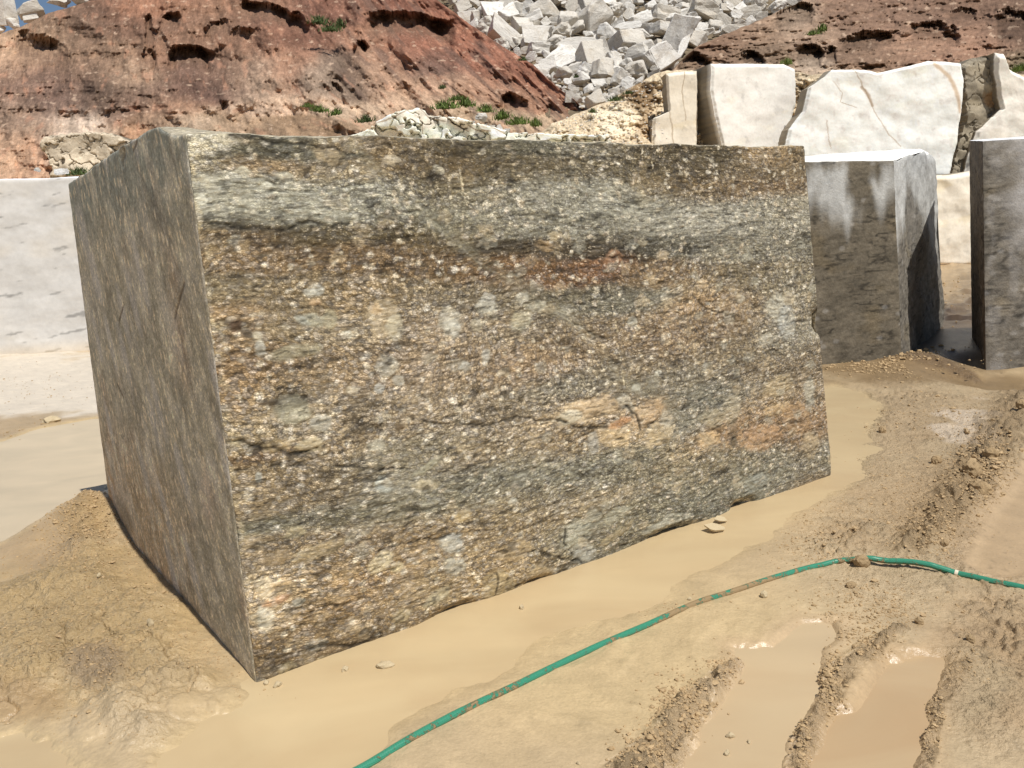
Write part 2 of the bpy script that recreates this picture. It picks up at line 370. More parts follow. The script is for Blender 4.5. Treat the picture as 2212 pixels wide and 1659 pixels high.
    # pools: the bed sinks below the slurry level
    for P_, dep in ((POOL_MAIN, .03), (POOL_1, .04), (POOL_2, .04), (POOL_BL, .03), (POOL_FAR, .03), (POOL_R, .012)):
        sd = poly_sd(X+wob, Y+wob, gp(P_)); mk = ss(-.03, .07, sd) if P_ is not POOL_MAIN else ss(-.16, .2, sd+.08*fbm(X*3, Y*3, 4, 7))
        h = h*(1-mk) + (-dep)*mk
        if P_ is not POOL_R: wet = np.maximum(wet, ss(-.2, 0, sd)*.85)
        rough = rough*(1-ss(-.02, .04, sd)); c = {id(POOL_R): (203, 175, 136), id(POOL_1): (212, 184, 144), id(POOL_2): (202, 172, 130)}.get(id(P_), (220, 194, 148))
        blend(ss(-.12, .02, sd), c, .9)
    # quarry floor variations further out
    h += ss(9, 16, dist)*.05*fbm(X*.8, Y*.8, 5, 80) + ss(10.5, 12, Y)*ss(2, 4, X)*.10*np.maximum(fbm(X*2.6, Y*4, 4, 81), -.1)
    farr = ss(20, 60, dist); h = h*(1-farr) + farr*.3*fbm(X*.05, Y*.05, 3, 90)
    # fine variation
    v = 1+.10*fbm(X*3, Y*3, 5, 91)+.07*fbm(X*15, Y*15, 3, 92)+.07*fbm(X*2.2-Y*1.2, X*9+Y*7, 4, 93); tone *= v[..., None]
    dk = ss(.35, .75, fbm(X*20, Y*20, 4, 95))*(.12+.25*rr); tone *= (1-dk)[..., None]
    if full: return h, tone, np.clip(wet, 0, 1), np.clip(rough, .05, 1)
    return h, tone, np.clip(wet, 0, 1)

GK = 1.18       # sunlit photo value -> surface albedo
def build_ground():
    a1 = np.radians(np.linspace(-37, 37, 840)); a0 = np.radians(np.linspace(-180, -37.6, 40)); a2 = np.radians(np.linspace(37.6, 180, 40))
    A = np.concatenate([a0, a1, a2])
    r = np.concatenate([[.02, .5, 1., 1.5], 1/np.linspace(1/1.75, 1/26., 720), np.geomspace(27, 600, 26)])
    RR, AA = np.meshgrid(r, A, indexing='ij')
    X = RR*np.sin(AA); Y = RR*np.cos(AA)
    h, tone, wet, rgh = ground_fields(X, Y, True)
    # the blocks stand in the ground; nothing pokes through them
    V = np.stack([X, Y, h], -1)
    me = mesh_np('ground', V, gridq(*X.shape, flip=True), (tone*np.array([1.05, 1.045, 1.05]))*GK*.62, {'wet': wet, 'rgh': rgh})
    o = link('ground', me, M_GROUND); setp(o, kind='structure')
build_ground()

def pool_mesh(name, px, mat, grow=.14, z=0.):
    pts = gp(px); c = np.mean(pts, 0); bm = bmesh.new()
    vs_ = []
    n = len(pts)
    area = sum(pts[i][0]*pts[(i+1) % n][1]-pts[(i+1) % n][0]*pts[i][1] for i in range(n)); sg = 1 if area > 0 else -1
    for i in range(n):
        a, b, d = np.array(pts[i-1]), np.array(pts[i]), np.array(pts[(i+1) % n])
        t = d-a; t /= np.linalg.norm(t)+1e-9; nrm = np.array([t[1], -t[0]])*sg
        q = b+nrm*grow; vs_.append(bm.verts.new((q[0], q[1], z)))
    f = bm.faces.new(vs_); bmesh.ops.triangulate(bm, faces=[f])
    for fc in bm.faces:
        if fc.normal.z < 0: fc.normal_flip()
    me = bpy.data.meshes.new(name); bm.to_mesh(me); bm.free()
    return setp(link(name, me, mat), kind='structure')
SLC = lambda c: tuple(np.clip(np.array(c)*np.array([.91, .918, .93]), 0, 255))
M_S1 = mat_slurry('cream slurry', SLC((219, 193, 148)), SLC((210, 182, 138)))
M_S2 = mat_slurry('brown rut water', SLC((200, 168, 126)), SLC((208, 180, 138)))
M_S3 = mat_slurry('tan rut water', SLC((212, 186, 146)), SLC((206, 178, 138)))
M_S4 = mat_slurry('grey slurry', SLC((218, 198, 166)), SLC((206, 188, 158)), .55)
pool_mesh('slurry_pool', POOL_MAIN, M_S1); pool_mesh('puddle', POOL_1, M_S3, .035); pool_mesh('puddle', POOL_2, M_S2, .035, .001)
pool_mesh('puddle', POOL_BL, M_S1, .1); pool_mesh('slurry_pool', POOL_FAR, M_S4, .14)

# ================================================================== CUT BLOCKS
def cutblock(name, corners, n, chip, dispf, tonef, mat, attrf=None, warp=None):
    """corners: bottom front-left, front-right, back-right, back-left, then the top four. Rounded, chipped, displaced."""
    Cn = np.array(corners, float); O = Cn[0].copy(); Lx = np.linalg.norm(Cn[1]-Cn[0]); Ly = np.linalg.norm(Cn[3]-Cn[0]); Lz = np.linalg.norm(Cn[4]-Cn[0])
    L = np.array([Lx, Ly, Lz]); nx, ny, nz = n
    def tri(q):
        u, v, w_ = q[..., 0:1], q[..., 1:2], q[..., 2:3]
        b = (Cn[0]*(1-u)+Cn[1]*u)*(1-v)+(Cn[3]*(1-u)+Cn[2]*u)*v
        t = (Cn[4]*(1-u)+Cn[5]*u)*(1-v)+(Cn[7]*(1-u)+Cn[6]*u)*v
        return b*(1-w_)+t*w_
    V = []; Fc = []; T = []; AT = {}; off = 0
    specs = [('front', 0, 2, 1, 0, nx, nz, False), ('left', 1, 2, 0, 0, ny, nz, True), ('right', 1, 2, 0, 1, ny, nz, False), ('back', 0, 2, 1, 1, nx, nz, True), ('top', 0, 1, 2, 1, nx, ny, False), ('bottom', 0, 1, 2, 0, nx, ny, True)]
    for nm, a, b, c, side, na, nb, fl in specs:
        if nm in ('back', 'bottom'): na, nb = max(na//6, 4), max(nb//6, 4)
        A_, B_ = np.meshgrid(np.linspace(0, 1, na), np.linspace(0, 1, nb))
        q = np.zeros(A_.shape+(3,)); q[..., a] = A_; q[..., b] = B_; q[..., c] = side
        p = q*L
        r = chip(nm, p)[..., None] if callable(chip) else np.full(p.shape[:-1]+(1,), chip)
        cen = np.clip(p, r, L-r); dv = p-cen; ln = np.linalg.norm(dv, axis=-1, keepdims=True); nrm = dv/np.maximum(ln, 1e-9)
        pr = cen+nrm*np.minimum(r, 1e9)
        pr = pr + nrm*dispf(nm, p)[..., None]
        W = tri(pr/L)
        if warp: W[..., 2] += warp(pr/L)
        V.append(W.reshape(-1, 3)); Fc.append(gridq(nb, na, off, fl)); T.append(tonef(nm, p, W).reshape(-1, 3)); off += W.size//3
        if attrf:
            for k_, v_ in attrf(nm, p, W).items(): AT.setdefault(k_, []).append(v_)
    V = np.concatenate(V)-O
    att = {k_: (np.concatenate([v.reshape(-1, 3) for v in vv]) if vv[0].ndim == 3 else np.concatenate([v.ravel() for v in vv])) for k_, vv in AT.items()}
    me = mesh_np(name, V, np.concatenate(Fc), np.concatenate(T), att)
    return link(name, me, mat, loc=O.tolist())

# ---- the big banded block
ef = R_-F; nf = np.array([ef[1], -ef[0], 0]); nf /= np.linalg.norm(nf); el = L_-F; nl = np.array([el[1], -el[0], 0]); nl /= np.linalg.norm(nl)
def fpt(x, y): return onplane(np.array(x, float), np.array(y, float), F, nf).ravel()
TF = fpt(399, 287); TR = fpt(1738, 316); TL = onplane(np.array(147.), np.array(396.), F, nl).ravel()
SINK = -.07
def dn(P, T):  # extend the vertical edge a little into the ground
    d = (T-P)/(T[2]-P[2]); return P + d*SINK
b0, b1, b3 = dn(F, TF), dn(R_, TR), dn(L_, TL)
b2 = b1+b3-b0; t2 = TR+(TL-TF)*1.0; t2[2] = 1.8
TL2 = TL.copy()
Lx = np.linalg.norm(b1-b0); Lz = np.linalg.norm(TF-b0)
EXF = (R_-F)/np.linalg.norm(R_-F)
def uvf(x, y):     # photo point -> metric position on the front face
    P = onplane(np.asarray(x, float), np.asarray(y, float), F, nf); return (P-F)@EXF, P[..., 2]
ELF = (L_-F)/np.linalg.norm(L_-F)
def uvl(x, y):
    P = onplane(np.asarray(x, float), np.asarray(y, float), F, nl); return (P-F)@ELF, P[..., 2]

# colour control points on the front face, read off the photograph: x, y, rx, ry, colour
GG = (104, 99, 82); OL = (98, 85, 60); WG = (166, 161, 144); BR = (122, 97, 64); GB = (150, 122, 84); CR = (168, 144, 114); GY = (138, 132, 116); OC = (172, 140, 96); DK = (76, 66, 50); TN = (160, 134, 98)
FC = [(500, 300, 90, 14, OL), (650, 300, 90, 14, GG), (800, 305, 80, 14, (140, 120, 88)), (900, 310, 90, 18, (122, 104, 76)), (1050, 315, 100, 20, OL), (1200, 320, 110, 18, GG), (1350, 325, 80, 16, (140, 130, 110)), (1450, 330, 80, 16, OL), (1600, 335, 100, 18, OL), (1710, 335, 40, 22, (165, 135, 92)),
      (430, 330, 30, 24, (170, 155, 128)), (560, 335, 120, 14, GG), (720, 345, 70, 14, GG), (600, 358, 130, 16, GB), (760, 375, 90, 16, (160, 140, 106)), (460, 355, 50, 20, (150, 140, 115)),
      (470, 410, 60, 34, WG), (600, 420, 110, 40, WG), (740, 420, 100, 34, (158, 154, 138)), (850, 440, 80, 30, (150, 145, 128)), (1000, 400, 90, 30, (120, 108, 84)), (1100, 370, 120, 24, OL), (1000, 360, 100, 20, (112, 94, 64)), (1250, 370, 120, 22, (116, 102, 76)), (1400, 370, 100, 22, (110, 98, 74)), (1560, 370, 100, 20, (100, 86, 62)), (1690, 370, 60, 22, (128, 108, 78)),
      (1100, 420, 120, 26, (136, 126, 104)), (1250, 430, 140, 34, (152, 146, 130)), (1400, 440, 120, 34, (150, 146, 132)), (1550, 410, 90, 24, (124, 102, 66)), (1680, 410, 70, 22, (134, 108, 74)), (1600, 470, 130, 34, (156, 150, 136)), (1720, 470, 50, 34, (150, 142, 124)), (1000, 470, 70, 24, (130, 124, 104)), (1150, 480, 120, 26, (140, 132, 112)), (1330, 490, 120, 24, (136, 130, 114)),
      (500, 475, 80, 12, (96, 88, 70)), (560, 500, 110, 14, (104, 82, 52)), (700, 490, 110, 16, (98, 86, 62)), (860, 500, 110, 20, (104, 90, 62)), (1000, 520, 90, 20, (110, 92, 60)), (460, 510, 40, 30, (148, 124, 86)), (1130, 530, 90, 14, (88, 74, 52)), (1270, 530, 110, 18, (92, 78, 58)), (1400, 540, 80, 14, (72, 66, 54)), (1540, 520, 110, 18, (112, 106, 92)), (1680, 540, 90, 20, (134, 126, 108)),
      (540, 560, 90, 24, (138, 112, 76)), (700, 545, 100, 22, (124, 98, 64)), (860, 560, 110, 24, (128, 102, 68)), (1000, 575, 90, 22, (120, 94, 60)), (1130, 580, 90, 20, (132, 98, 58)), (1250, 590, 90, 24, (128, 92, 54)), (1350, 580, 60, 26, (134, 92, 58)), (1480, 590, 90, 26, (136, 110, 76)), (1640, 600, 100, 28, (134, 118, 90)), (1740, 620, 40, 40, (140, 128, 104)),
      (520, 620, 90, 28, (134, 116, 84)), (700, 620, 110, 28, (138, 118, 86)), (860, 640, 110, 28, (146, 124, 90)), (1050, 640, 110, 26, (140, 124, 98)), (1230, 650, 100, 18, (118, 108, 86)), (1400, 640, 120, 18, (124, 118, 102)), (1560, 650, 60, 40, (168, 140, 104)), (1660, 680, 80, 36, (142, 118, 86)),
      (520, 700, 60, 40, (160, 130, 90)), (660, 710, 100, 36, (146, 126, 94)), (820, 710, 110, 36, (158, 138, 108)), (980, 710, 100, 36, (166, 142, 112)), (1150, 700, 100, 34, (152, 134, 108)), (1320, 720, 100, 36, (146, 124, 94)), (1480, 730, 100, 36, (146, 120, 88)), (1600, 760, 100, 36, (138, 120, 92)), (1720, 700, 50, 50, (152, 142, 122)),
      (560, 790, 80, 36, (146, 116, 78)), (700, 800, 110, 40, (150, 124, 88)), (850, 810, 110, 40, (160, 136, 106)), (1000, 800, 110, 40, (162, 138, 108)), (1180, 790, 110, 40, (156, 128, 94)), (1350, 800, 110, 36, (142, 126, 102)), (1500, 820, 120, 28, (130, 120, 102)), (1680, 800, 90, 34, (138, 118, 90)),
      (530, 860, 40, 40, (164, 132, 88)), (640, 880, 110, 40, (158, 138, 106)), (780, 890, 110, 40, (160, 140, 112)), (950, 880, 120, 40, (152, 132, 104)), (1120, 880, 120, 34, (148, 130, 104)), (1250, 830, 100, 24, (136, 130, 114)),
      (1300, 890, 110, 24, (182, 156, 120)), (1420, 890, 70, 26, (178, 148, 110)), (1370, 940, 60, 24, (186, 158, 116)), (1550, 850, 110, 26, (128, 124, 110)), (1700, 870, 80, 30, (160, 136, 102)), (1640, 920, 110, 34, (170, 134, 92)), (1740, 930, 40, 60, (150, 118, 80)), (1500, 900, 50, 34, (134, 128, 112)),
      (570, 990, 80, 14, (118, 92, 60)), (720, 980, 110, 22, (150, 128, 96)), (900, 980, 120, 30, (140, 128, 104)), (1080, 970, 120, 30, (150, 130, 100)), (1250, 960, 110, 26, (142, 118, 82)), (560, 930, 60, 30, (162, 140, 104)),
      (560, 1060, 80, 40, (144, 122, 88)), (700, 1060, 110, 40, (136, 116, 86)), (880, 1040, 120, 30, (142, 134, 116)), (1080, 1030, 130, 36, (138, 132, 114)), (1260, 1020, 120, 36, (136, 130, 112)), (1430, 1000, 110, 36, (142, 132, 108)), (1580, 1000, 90, 34, (140, 126, 98)), (1700, 1000, 90, 30, (136, 130, 112)),
      (600, 1130, 90, 18, (116, 110, 90)), (760, 1110, 110, 18, (120, 112, 90)), (930, 1090, 110, 22, (138, 128, 104)), (1110, 1090, 120, 30, (146, 128, 96)), (1280, 1080, 110, 34, (148, 130, 100)), (1430, 1080, 100, 30, (132, 124, 102)), (1560, 1060, 90, 26, (128, 122, 104)),
      (620, 1190, 90, 34, (150, 128, 96)), (780, 1180, 110, 32, (150, 126, 92)), (950, 1160, 120, 34, (156, 130, 92)), (1120, 1150, 120, 34, (152, 128, 90)), (1280, 1140, 110, 30, (140, 128, 102)), (1050, 1230, 110, 34, (166, 138, 94)),
      (600, 1290, 60, 50, (204, 176, 134)), (700, 1270, 110, 34, (168, 138, 94)), (840, 1260, 110, 34, (162, 132, 90)), (950, 1250, 80, 34, (158, 136, 100)), (650, 1370, 110, 28, (136, 110, 72)), (800, 1340, 110, 28, (146, 120, 82)), (620, 1430, 90, 22, (132, 108, 74)), (720, 1400, 90, 24, (128, 104, 70))]
# clasts: x, y, rx, ry, tilt(deg), colour
CL = [(885, 350, 20, 9, -5, (190, 178, 158)), (992, 369, 12, 9, 10, (182, 174, 156)), (447, 431, 12, 11, 0, (205, 202, 188)), (545, 372, 18, 9, 10, (178, 172, 152)), (600, 405, 16, 9, 0, (190, 186, 170)), (470, 398, 30, 20, 20, (168, 166, 152)), (640, 380, 20, 10, 0, (190, 184, 166)),
      (800, 470, 10, 6, 0, (196, 190, 172)), (745, 340, 30, 16, 20, (168, 146, 112)), (1245, 508, 14, 10, 0, (176, 156, 120)), (1440, 520, 10, 9, 0, (170, 156, 130)), (1480, 548, 13, 10, 0, (178, 156, 124)), (1372, 555, 20, 14, -10, (156, 112, 76)), (1225, 530, 24, 12, 10, (164, 134, 92)), (1330, 548, 12, 10, 0, (100, 88, 72)),
      (707, 625, 16, 12, 0, (176, 176, 170)), (690, 630, 14, 10, 0, (162, 166, 166)), (703, 652, 12, 8, 0, (196, 160, 116)), (735, 690, 14, 26, 0, (156, 148, 122)), (700, 690, 26, 14, 20, (152, 150, 132)), (672, 690, 20, 9, 30, (158, 160, 152)), (770, 720, 14, 8, 0, (188, 182, 164)),
      (857, 690, 34, 40, 0, (176, 156, 124)), (838, 668, 16, 12, 30, (182, 152, 110)), (880, 706, 18, 30, 10, (178, 168, 144)), (1000, 690, 26, 34, 20, (172, 166, 152)), (1005, 705, 20, 20, 0, (160, 164, 168)), (1060, 700, 16, 14, 0, (178, 168, 146)), (1085, 660, 26, 20, 0, (174, 170, 158)), (1090, 640, 18, 10, 0, (180, 176, 168)),
      (650, 760, 62, 15, -3, (152, 144, 118)), (575, 752, 12, 18, 0, (158, 164, 168)), (570, 725, 14, 10, 20, (186, 176, 152)), (512, 690, 12, 8, 0, (170, 156, 138)), (1195, 660, 22, 14, 0, (168, 160, 140)), (1160, 690, 24, 20, 0, (168, 162, 140)), (1165, 640, 14, 12, 0, (176, 170, 156)),
      (859, 790, 22, 26, 20, (160, 164, 168)), (880, 822, 13, 12, 0, (168, 170, 172)), (838, 838, 12, 10, 0, (172, 172, 170)), (1077, 765, 10, 16, 10, (156, 162, 168)), (1030, 790, 12, 10, 0, (170, 168, 160)), (780, 840, 14, 9, 0, (190, 176, 150)), (955, 770, 16, 9, 0, (168, 156, 136)), (1115, 800, 14, 9, 0, (168, 150, 120)),
      (1405, 690, 10, 12, 0, (180, 176, 164)), (1560, 610, 14, 10, 0, (196, 168, 130)), (1715, 660, 24, 30, 10, (180, 174, 158)), (1735, 690, 18, 34, 0, (164, 164, 162)), (1690, 730, 20, 12, 0, (168, 160, 144)), (1640, 640, 10, 9, 0, (176, 166, 148)), (1745, 640, 14, 16, 0, (176, 160, 132)),
      (1275, 888, 58, 24, -4, (192, 166, 128)), (1315, 875, 50, 22, 5, (188, 158, 118)), (1380, 870, 26, 14, 40, (170, 160, 142)), (1345, 938, 40, 22, 15, (196, 168, 124)), (1422, 888, 40, 28, -10, (184, 152, 112)), (1440, 935, 34, 22, 0, (188, 164, 124)), (1358, 910, 24, 10, -5, (176, 120, 66)), (1300, 950, 12, 24, 5, (148, 144, 138)),
      (1250, 900, 24, 14, 0, (192, 182, 160)), (1460, 900, 12, 18, 20, (176, 166, 148)), (1400, 835, 10, 8, 0, (182, 180, 170)), (1450, 800, 8, 6, 0, (200, 198, 188)),
      (1560, 900, 26, 18, 10, (160, 146, 118)), (1600, 880, 22, 28, 0, (164, 150, 124)), (1545, 945, 26, 18, 0, (194, 158, 106)), (1700, 830, 34, 20, 0, (168, 146, 108)), (1770, 840, 12, 30, 0, (170, 164, 148)), (1700, 880, 30, 14, 0, (186, 156, 110)), (1660, 940, 44, 28, 0, (164, 126, 86)), (1740, 900, 28, 34, 10, (156, 122, 82)), (1600, 930, 12, 20, 0, (120, 100, 76)), (1760, 960, 18, 30, 0, (158, 138, 106)),
      (645, 885, 40, 28, 20, (150, 146, 126)), (705, 915, 24, 20, 0, (166, 162, 150)), (680, 960, 30, 14, 0, (170, 156, 120)), (610, 960, 30, 14, 0, (184, 158, 112)), (830, 960, 20, 14, 0, (166, 160, 144)), (890, 915, 10, 8, 0, (150, 130, 100)), (760, 930, 12, 8, 0, (190, 164, 120)), (840, 1045, 20, 16, 30, (154, 158, 154)), (935, 1045, 26, 10, 10, (166, 150, 116)), (1120, 1080, 10, 8, 0, (162, 166, 164)),
      (940, 1005, 34, 9, -20, (148, 142, 118)), (565, 1030, 8, 11, 0, (158, 160, 156)), (1340, 1110, 26, 14, -8, (150, 144, 124)), (1440, 1130, 40, 13, -6, (164, 158, 140)), (1290, 1120, 18, 22, 10, (140, 134, 116)), (1600, 1040, 12, 14, 0, (162, 152, 130)), (1640, 1045, 26, 20, 0, (134, 134, 126)), (1560, 1060, 16, 10, 0, (140, 132, 112)),
      (985, 1170, 28, 20, 20, (164, 166, 164)), (988, 1222, 22, 22, 0, (160, 164, 164)), (1250, 1155, 32, 30, 10, (158, 154, 136)), (1265, 1195, 22, 26, 0, (164, 160, 150)), (1080, 1270, 30, 34, 15, (164, 142, 98)), (1170, 1240, 24, 24, 0, (162, 138, 98)), (1120, 1190, 40, 20, 0, (156, 132, 94)), (1340, 1150, 40, 9, -16, (152, 134, 98)),
      (830, 1215, 30, 20, -20, (196, 182, 148)), (865, 1225, 14, 12, 0, (194, 176, 134)), (575, 1270, 20, 22, 0, (222, 200, 164)), (612, 1262, 22, 14, 0, (206, 174, 124)), (575, 1335, 18, 30, 0, (206, 196, 176)), (600, 1295, 30, 9, -3, (176, 126, 82)), (648, 1300, 16, 9, 0, (158, 158, 148)), (950, 1290, 30, 14, -14, (150, 138, 108)), (870, 1330, 20, 14, 0, (164, 146, 108)), (690, 1190, 60, 16, -6, (158, 138, 100)),
      (640, 1150, 24, 12, 0, (164, 150, 116)), (600, 1205, 34, 16, 0, (144, 120, 84)), (1010, 1110, 20, 12, 0, (176, 150, 100)), (700, 1430, 26, 12, -8, (150, 130, 92)), (620, 1440, 20, 12, 0, (158, 138, 96)), (880, 920, 10, 7, 0, (84, 64, 42)), (560, 970, 18, 9, 0, (66, 60, 54)), (640, 985, 14, 6, 0, (78, 66, 50)), (600, 870, 26, 7, 8, (74, 60, 44)), (520, 705, 14, 14, 0, (96, 64, 40)), (545, 720, 16, 9, 30, (62, 58, 54)),
      (1030, 660, 12, 8, 0, (78, 70, 60)), (860, 780, 8, 8, 0, (120, 110, 100)), (1600, 950, 8, 14, 0, (86, 76, 60))]
DARKL = [[(430, 482), (520, 488), (640, 497), (700, 478), (800, 486)], [(900, 900), (1000, 915), (1080, 912), (1150, 895), (1215, 900), (1270, 920), (1330, 920)], [(1150, 520), (1230, 535), (1300, 552), (1400, 556), (1470, 548)], [(1270, 690), (1310, 715), (1345, 730)],
         [(500, 950), (560, 960), (640, 975), (700, 965)], [(600, 1000), (700, 1005), (800, 1008), (900, 1012)], [(640, 1330), (720, 1310), (800, 1290)], [(560, 1420), (640, 1410), (740, 1395), (820, 1380)], [(470, 290), (560, 300), (680, 312), (760, 322), (820, 345)],
         [(1375, 870), (1395, 895), (1405, 925)], [(830, 1185), (900, 1170), (1000, 1150), (1100, 1140)], [(1080, 1240), (1075, 1290), (1060, 1320)], [(1230, 1135), (1225, 1170), (1240, 1200)], [(1160, 1190), (1200, 1200), (1260, 1215)], [(540, 1350), (620, 1345), (700, 1330)], [(1550, 650), (1570, 665), (1600, 668)]]
VEIN = [(800, 318), (830, 355), (880, 412), (935, 455), (1010, 505), (1080, 560), (1150, 605), (1220, 655), (1275, 695), (1320, 735), (1345, 790), (1390, 830), (1450, 850), (1510, 915), (1570, 980), (1610, 1022), (1650, 1068)]
DRILL = [(800, 290, 812, 352), (1023, 292, 1028, 320), (1040, 370, 1050, 440), (1045, 445, 1038, 500), (1356, 612, 1362, 650), (1362, 655, 1370, 720), (1368, 740, 1375, 830), (1010, 860, 1015, 900), (1330, 780, 1345, 830), (1715, 545, 1718, 570), (980, 560, 1000, 600), (790, 480, 795, 520), (610, 470, 612, 520), (960, 480, 1005, 560), (1465, 330, 1478, 375)]

def front_tone(u, z):
    """albedo, grain, streak, relief, flow coords for the front face at metric (u,z)"""
    wx = .05*fbm(u*2.2, z*3.5, 4, 101)+.012*fbm(u*14, z*22, 3, 102); wz = .03*fbm(u*1.6, z*4, 4, 103)+.010*fbm(u*12, z*26, 3, 104)
    U = u+wx; Z = z+wz
    acc = np.zeros(u.shape+(3,)); wt = np.full(u.shape, 1e-6)
    for x, y, rx, ry, c in FC:
        cu, cz = uvf(x, y); ru = abs(uvf(x+rx, y)[0]-uvf(x-rx, y)[0])/2; rz = abs(uvf(x, y+ry)[1]-uvf(x, y-ry)[1])/2
        w_ = np.exp(-(((U-cu)/ru)**2+((Z-cz)/rz)**2)*1.25); acc += w_[..., None]*lin(c); wt += w_
    tone = acc/wt[..., None]
    lum = tone.mean(-1)
    grey = 1-ss(.1, .45, (tone[..., 0]-tone[..., 2])/(tone[..., 0]+1e-6))
    grain = np.clip(.95-.5*grey+.3*fbm(u*2, z*4, 3, 110), .25, 1.)
    streak = np.clip(.45+.5*grey+.2*fbm(u*2, z*5, 3, 111), .25, 1.)
    rel = np.zeros(u.shape)
    lower = ss(.75, .2, z)
    rel += .010*lower*fbm(u*3, z*4, 5, 112) + .003*fbm(u*12, z*18, 4, 113)+.0025*fbm(u*30, z*60, 3, 114)
    for x, y, rx, ry, a, c in CL:
        cu, cz = uvf(x, y); ru = abs(uvf(x+rx, y)[0]-uvf(x-rx, y)[0])/2*1.12; rz = abs(uvf(x, y+ry)[1]-uvf(x, y-ry)[1])/2*1.12
        k = np.nonzero((np.abs(u-cu) < ru*3+.1) & (np.abs(z-cz) < rz*3+.1))
        if len(k[0]) == 0: continue
        uu = u[k]; zz = z[k]; ca, sa = math.cos(math.radians(a)), math.sin(math.radians(a))
        du = uu-cu+.25*ru*fbm(uu*9, zz*9, 3, 120)+.12*ru*pn(uu*40, zz*40, 7); dz = zz-cz+.3*rz*fbm(uu*9, zz*9, 3, 121)+.12*rz*pn(uu*40, zz*40, 8)
        q = np.hypot((du*ca-dz*sa)/ru, (du*sa+dz*ca)/rz)
        q = q+.16*fbm(uu*34, zz*40, 3, 123); m_ = ss(1.15, .7, q)*.74; c = tuple(.45*np.array(c)+.55*np.array(c).dot([.3, .5, .2])*np.array([1.06, 1., .88])) if c[2] > c[0] else c; jc = 1+.22*fbm(uu*14, zz*18, 3, 122)
        rim = ss(.75, 1.0, q)*ss(1.25, 1.02, q)
        tone[k] = tone[k]*(1-m_[..., None]) + lin(c)*(m_*jc)[..., None]
        tone[k] *= (1-.16*rim*ss(-.2, .3, fbm(uu*12, zz*12, 2, 124)))[..., None]
        grain[k] *= 1-.7*m_; streak[k] *= 1-.2*m_
        rel[k] += .0012*ss(1.05, .4, q) - .0015*rim
    # more small pale clasts everywhere
    f1, f2, r = cells(U*9, Z*13, 9); sel = (r > .68)*ss(.05, .3, fbm(u*1.3, z*2.2, 3, 130)+.25)*(1-ss(1.5, 1.75, z)*.6)
    m_ = ss(.42, .28, f1+.12*fbm(u*30, z*30, 2, 131))*sel*.6
    m_ = m_*.75; cc = np.where((r > .84)[..., None], lin((158, 154, 140)), lin((178, 156, 122))); tone = tone*(1-m_[..., None])+cc*m_[..., None]; grain *= 1-.6*m_; rel += .002*m_
    f1, f2, r = cells(U*24, Z*34, 19); m_ = ss(.45, .25, f1)*(r > .74)*.6*grain
    cc = np.where((r > .85)[..., None], lin((222, 208, 184)), lin((198, 176, 146))); tone = tone*(1-m_[..., None])+cc*m_[..., None]
    # dark micaceous lenses
    dkn = ss(.3, .55, fbm(U*4.5, Z*24, 5, 133))*.5; tone *= (1-dkn)[..., None]; rel -= .003*dkn
    dkn = ss(.3, .5, fbm(U*13, Z*62, 3, 135))*.55; tone *= (1-dkn)[..., None]; rel -= .002*dkn
    # continuous wavy foliation planes
    for sx, sz, wd, st_, sd_ in ((.9, 7.5, .035, .42, 170), (1.5, 15, .05, .34, 174), (2.6, 30, .07, .28, 178)):
        fn = np.abs(fbm(U*sx, Z*sz, 3, sd_)); ln = ss(wd, wd*.15, fn)*ss(-.35, .25, fbm(u*2.4, z*6, 3, sd_+9)); tone *= (1-st_*ln)[..., None]; rel -= .0018*ln; grain *= 1-.5*ln
        fn = np.abs(fbm(U*sx+4, Z*sz+4, 3, sd_+2)); ln = ss(wd*.7, wd*.1, fn)*ss(0, .4, fbm(u*2, z*6, 3, sd_+11)); tone = tone+(.07*ln)[..., None]*(lin((206, 194, 166))-tone)*1.6
    rust = ss(.25, .6, fbm(U*1.8, Z*3.2, 4, 134)); tone *= 1+rust[..., None]*np.array([.05, -.01, -.12])
    for pl in DARKL:
        pts = [tuple(float(a) for a in uvf(*p)) for p in pl]
        d, t, _, _ = polyline_d(u+.02*pn(u*9, z*9, 3)+wx*.3, z+.014*fbm(u*9, z*9, 3, 4), pts)
        wd = .007*(1+.9*pn(u*6, z*6, 5)); m_ = ss(wd*1.8, wd*.3, d+.012*np.abs(fbm(u*18, z*30, 3, 6)))*.8; tone *= (1-m_)[..., None]; rel -= .004*m_; grain *= 1-.5*m_
    pts = [tuple(float(a) for a in uvf(*p)) for p in VEIN]
    d, t, sdv, _ = polyline_d(u+.012*fbm(u*5, z*5, 3, 140), z+.012*fbm(u*5, z*5, 3, 141), pts)
    m_ = ss(.05, .010, d)*.42*ss(-.5, .3, fbm(u*5, z*5, 3, 144)); band = .85+.28*np.sin(d*sdv*420+t*3+2*pn(u*6, z*6, 3)); tone = tone*(1-m_[..., None])+(lin((122, 118, 102))*1.)*(m_*band)[..., None]; grain *= 1-.85*m_; streak *= 1-.6*m_
    thin = ss(.007, .002, np.abs(d-.01)); tone = tone*(1-.12*thin[..., None])+lin((166, 156, 130))*.12*thin[..., None]
    rel -= .0015*ss(.014, .003, d)
    # pale drill scratches
    for x0, y0, x1, y1 in DRILL:
        a = uvf(x0, y0); b = uvf(x1, y1)
        d, t, _, _ = polyline_d(u+.002*pn(u*50, z*50, 2), z, [(float(a[0]), float(a[1])), (float(b[0]), float(b[1]))])
        m_ = ss(.008, .003, d)*ss(-.1, .25, pn(u*60, z*45, 6))*.6; tone = tone*(1-m_[..., None])+lin((214, 196, 160))*m_[..., None]
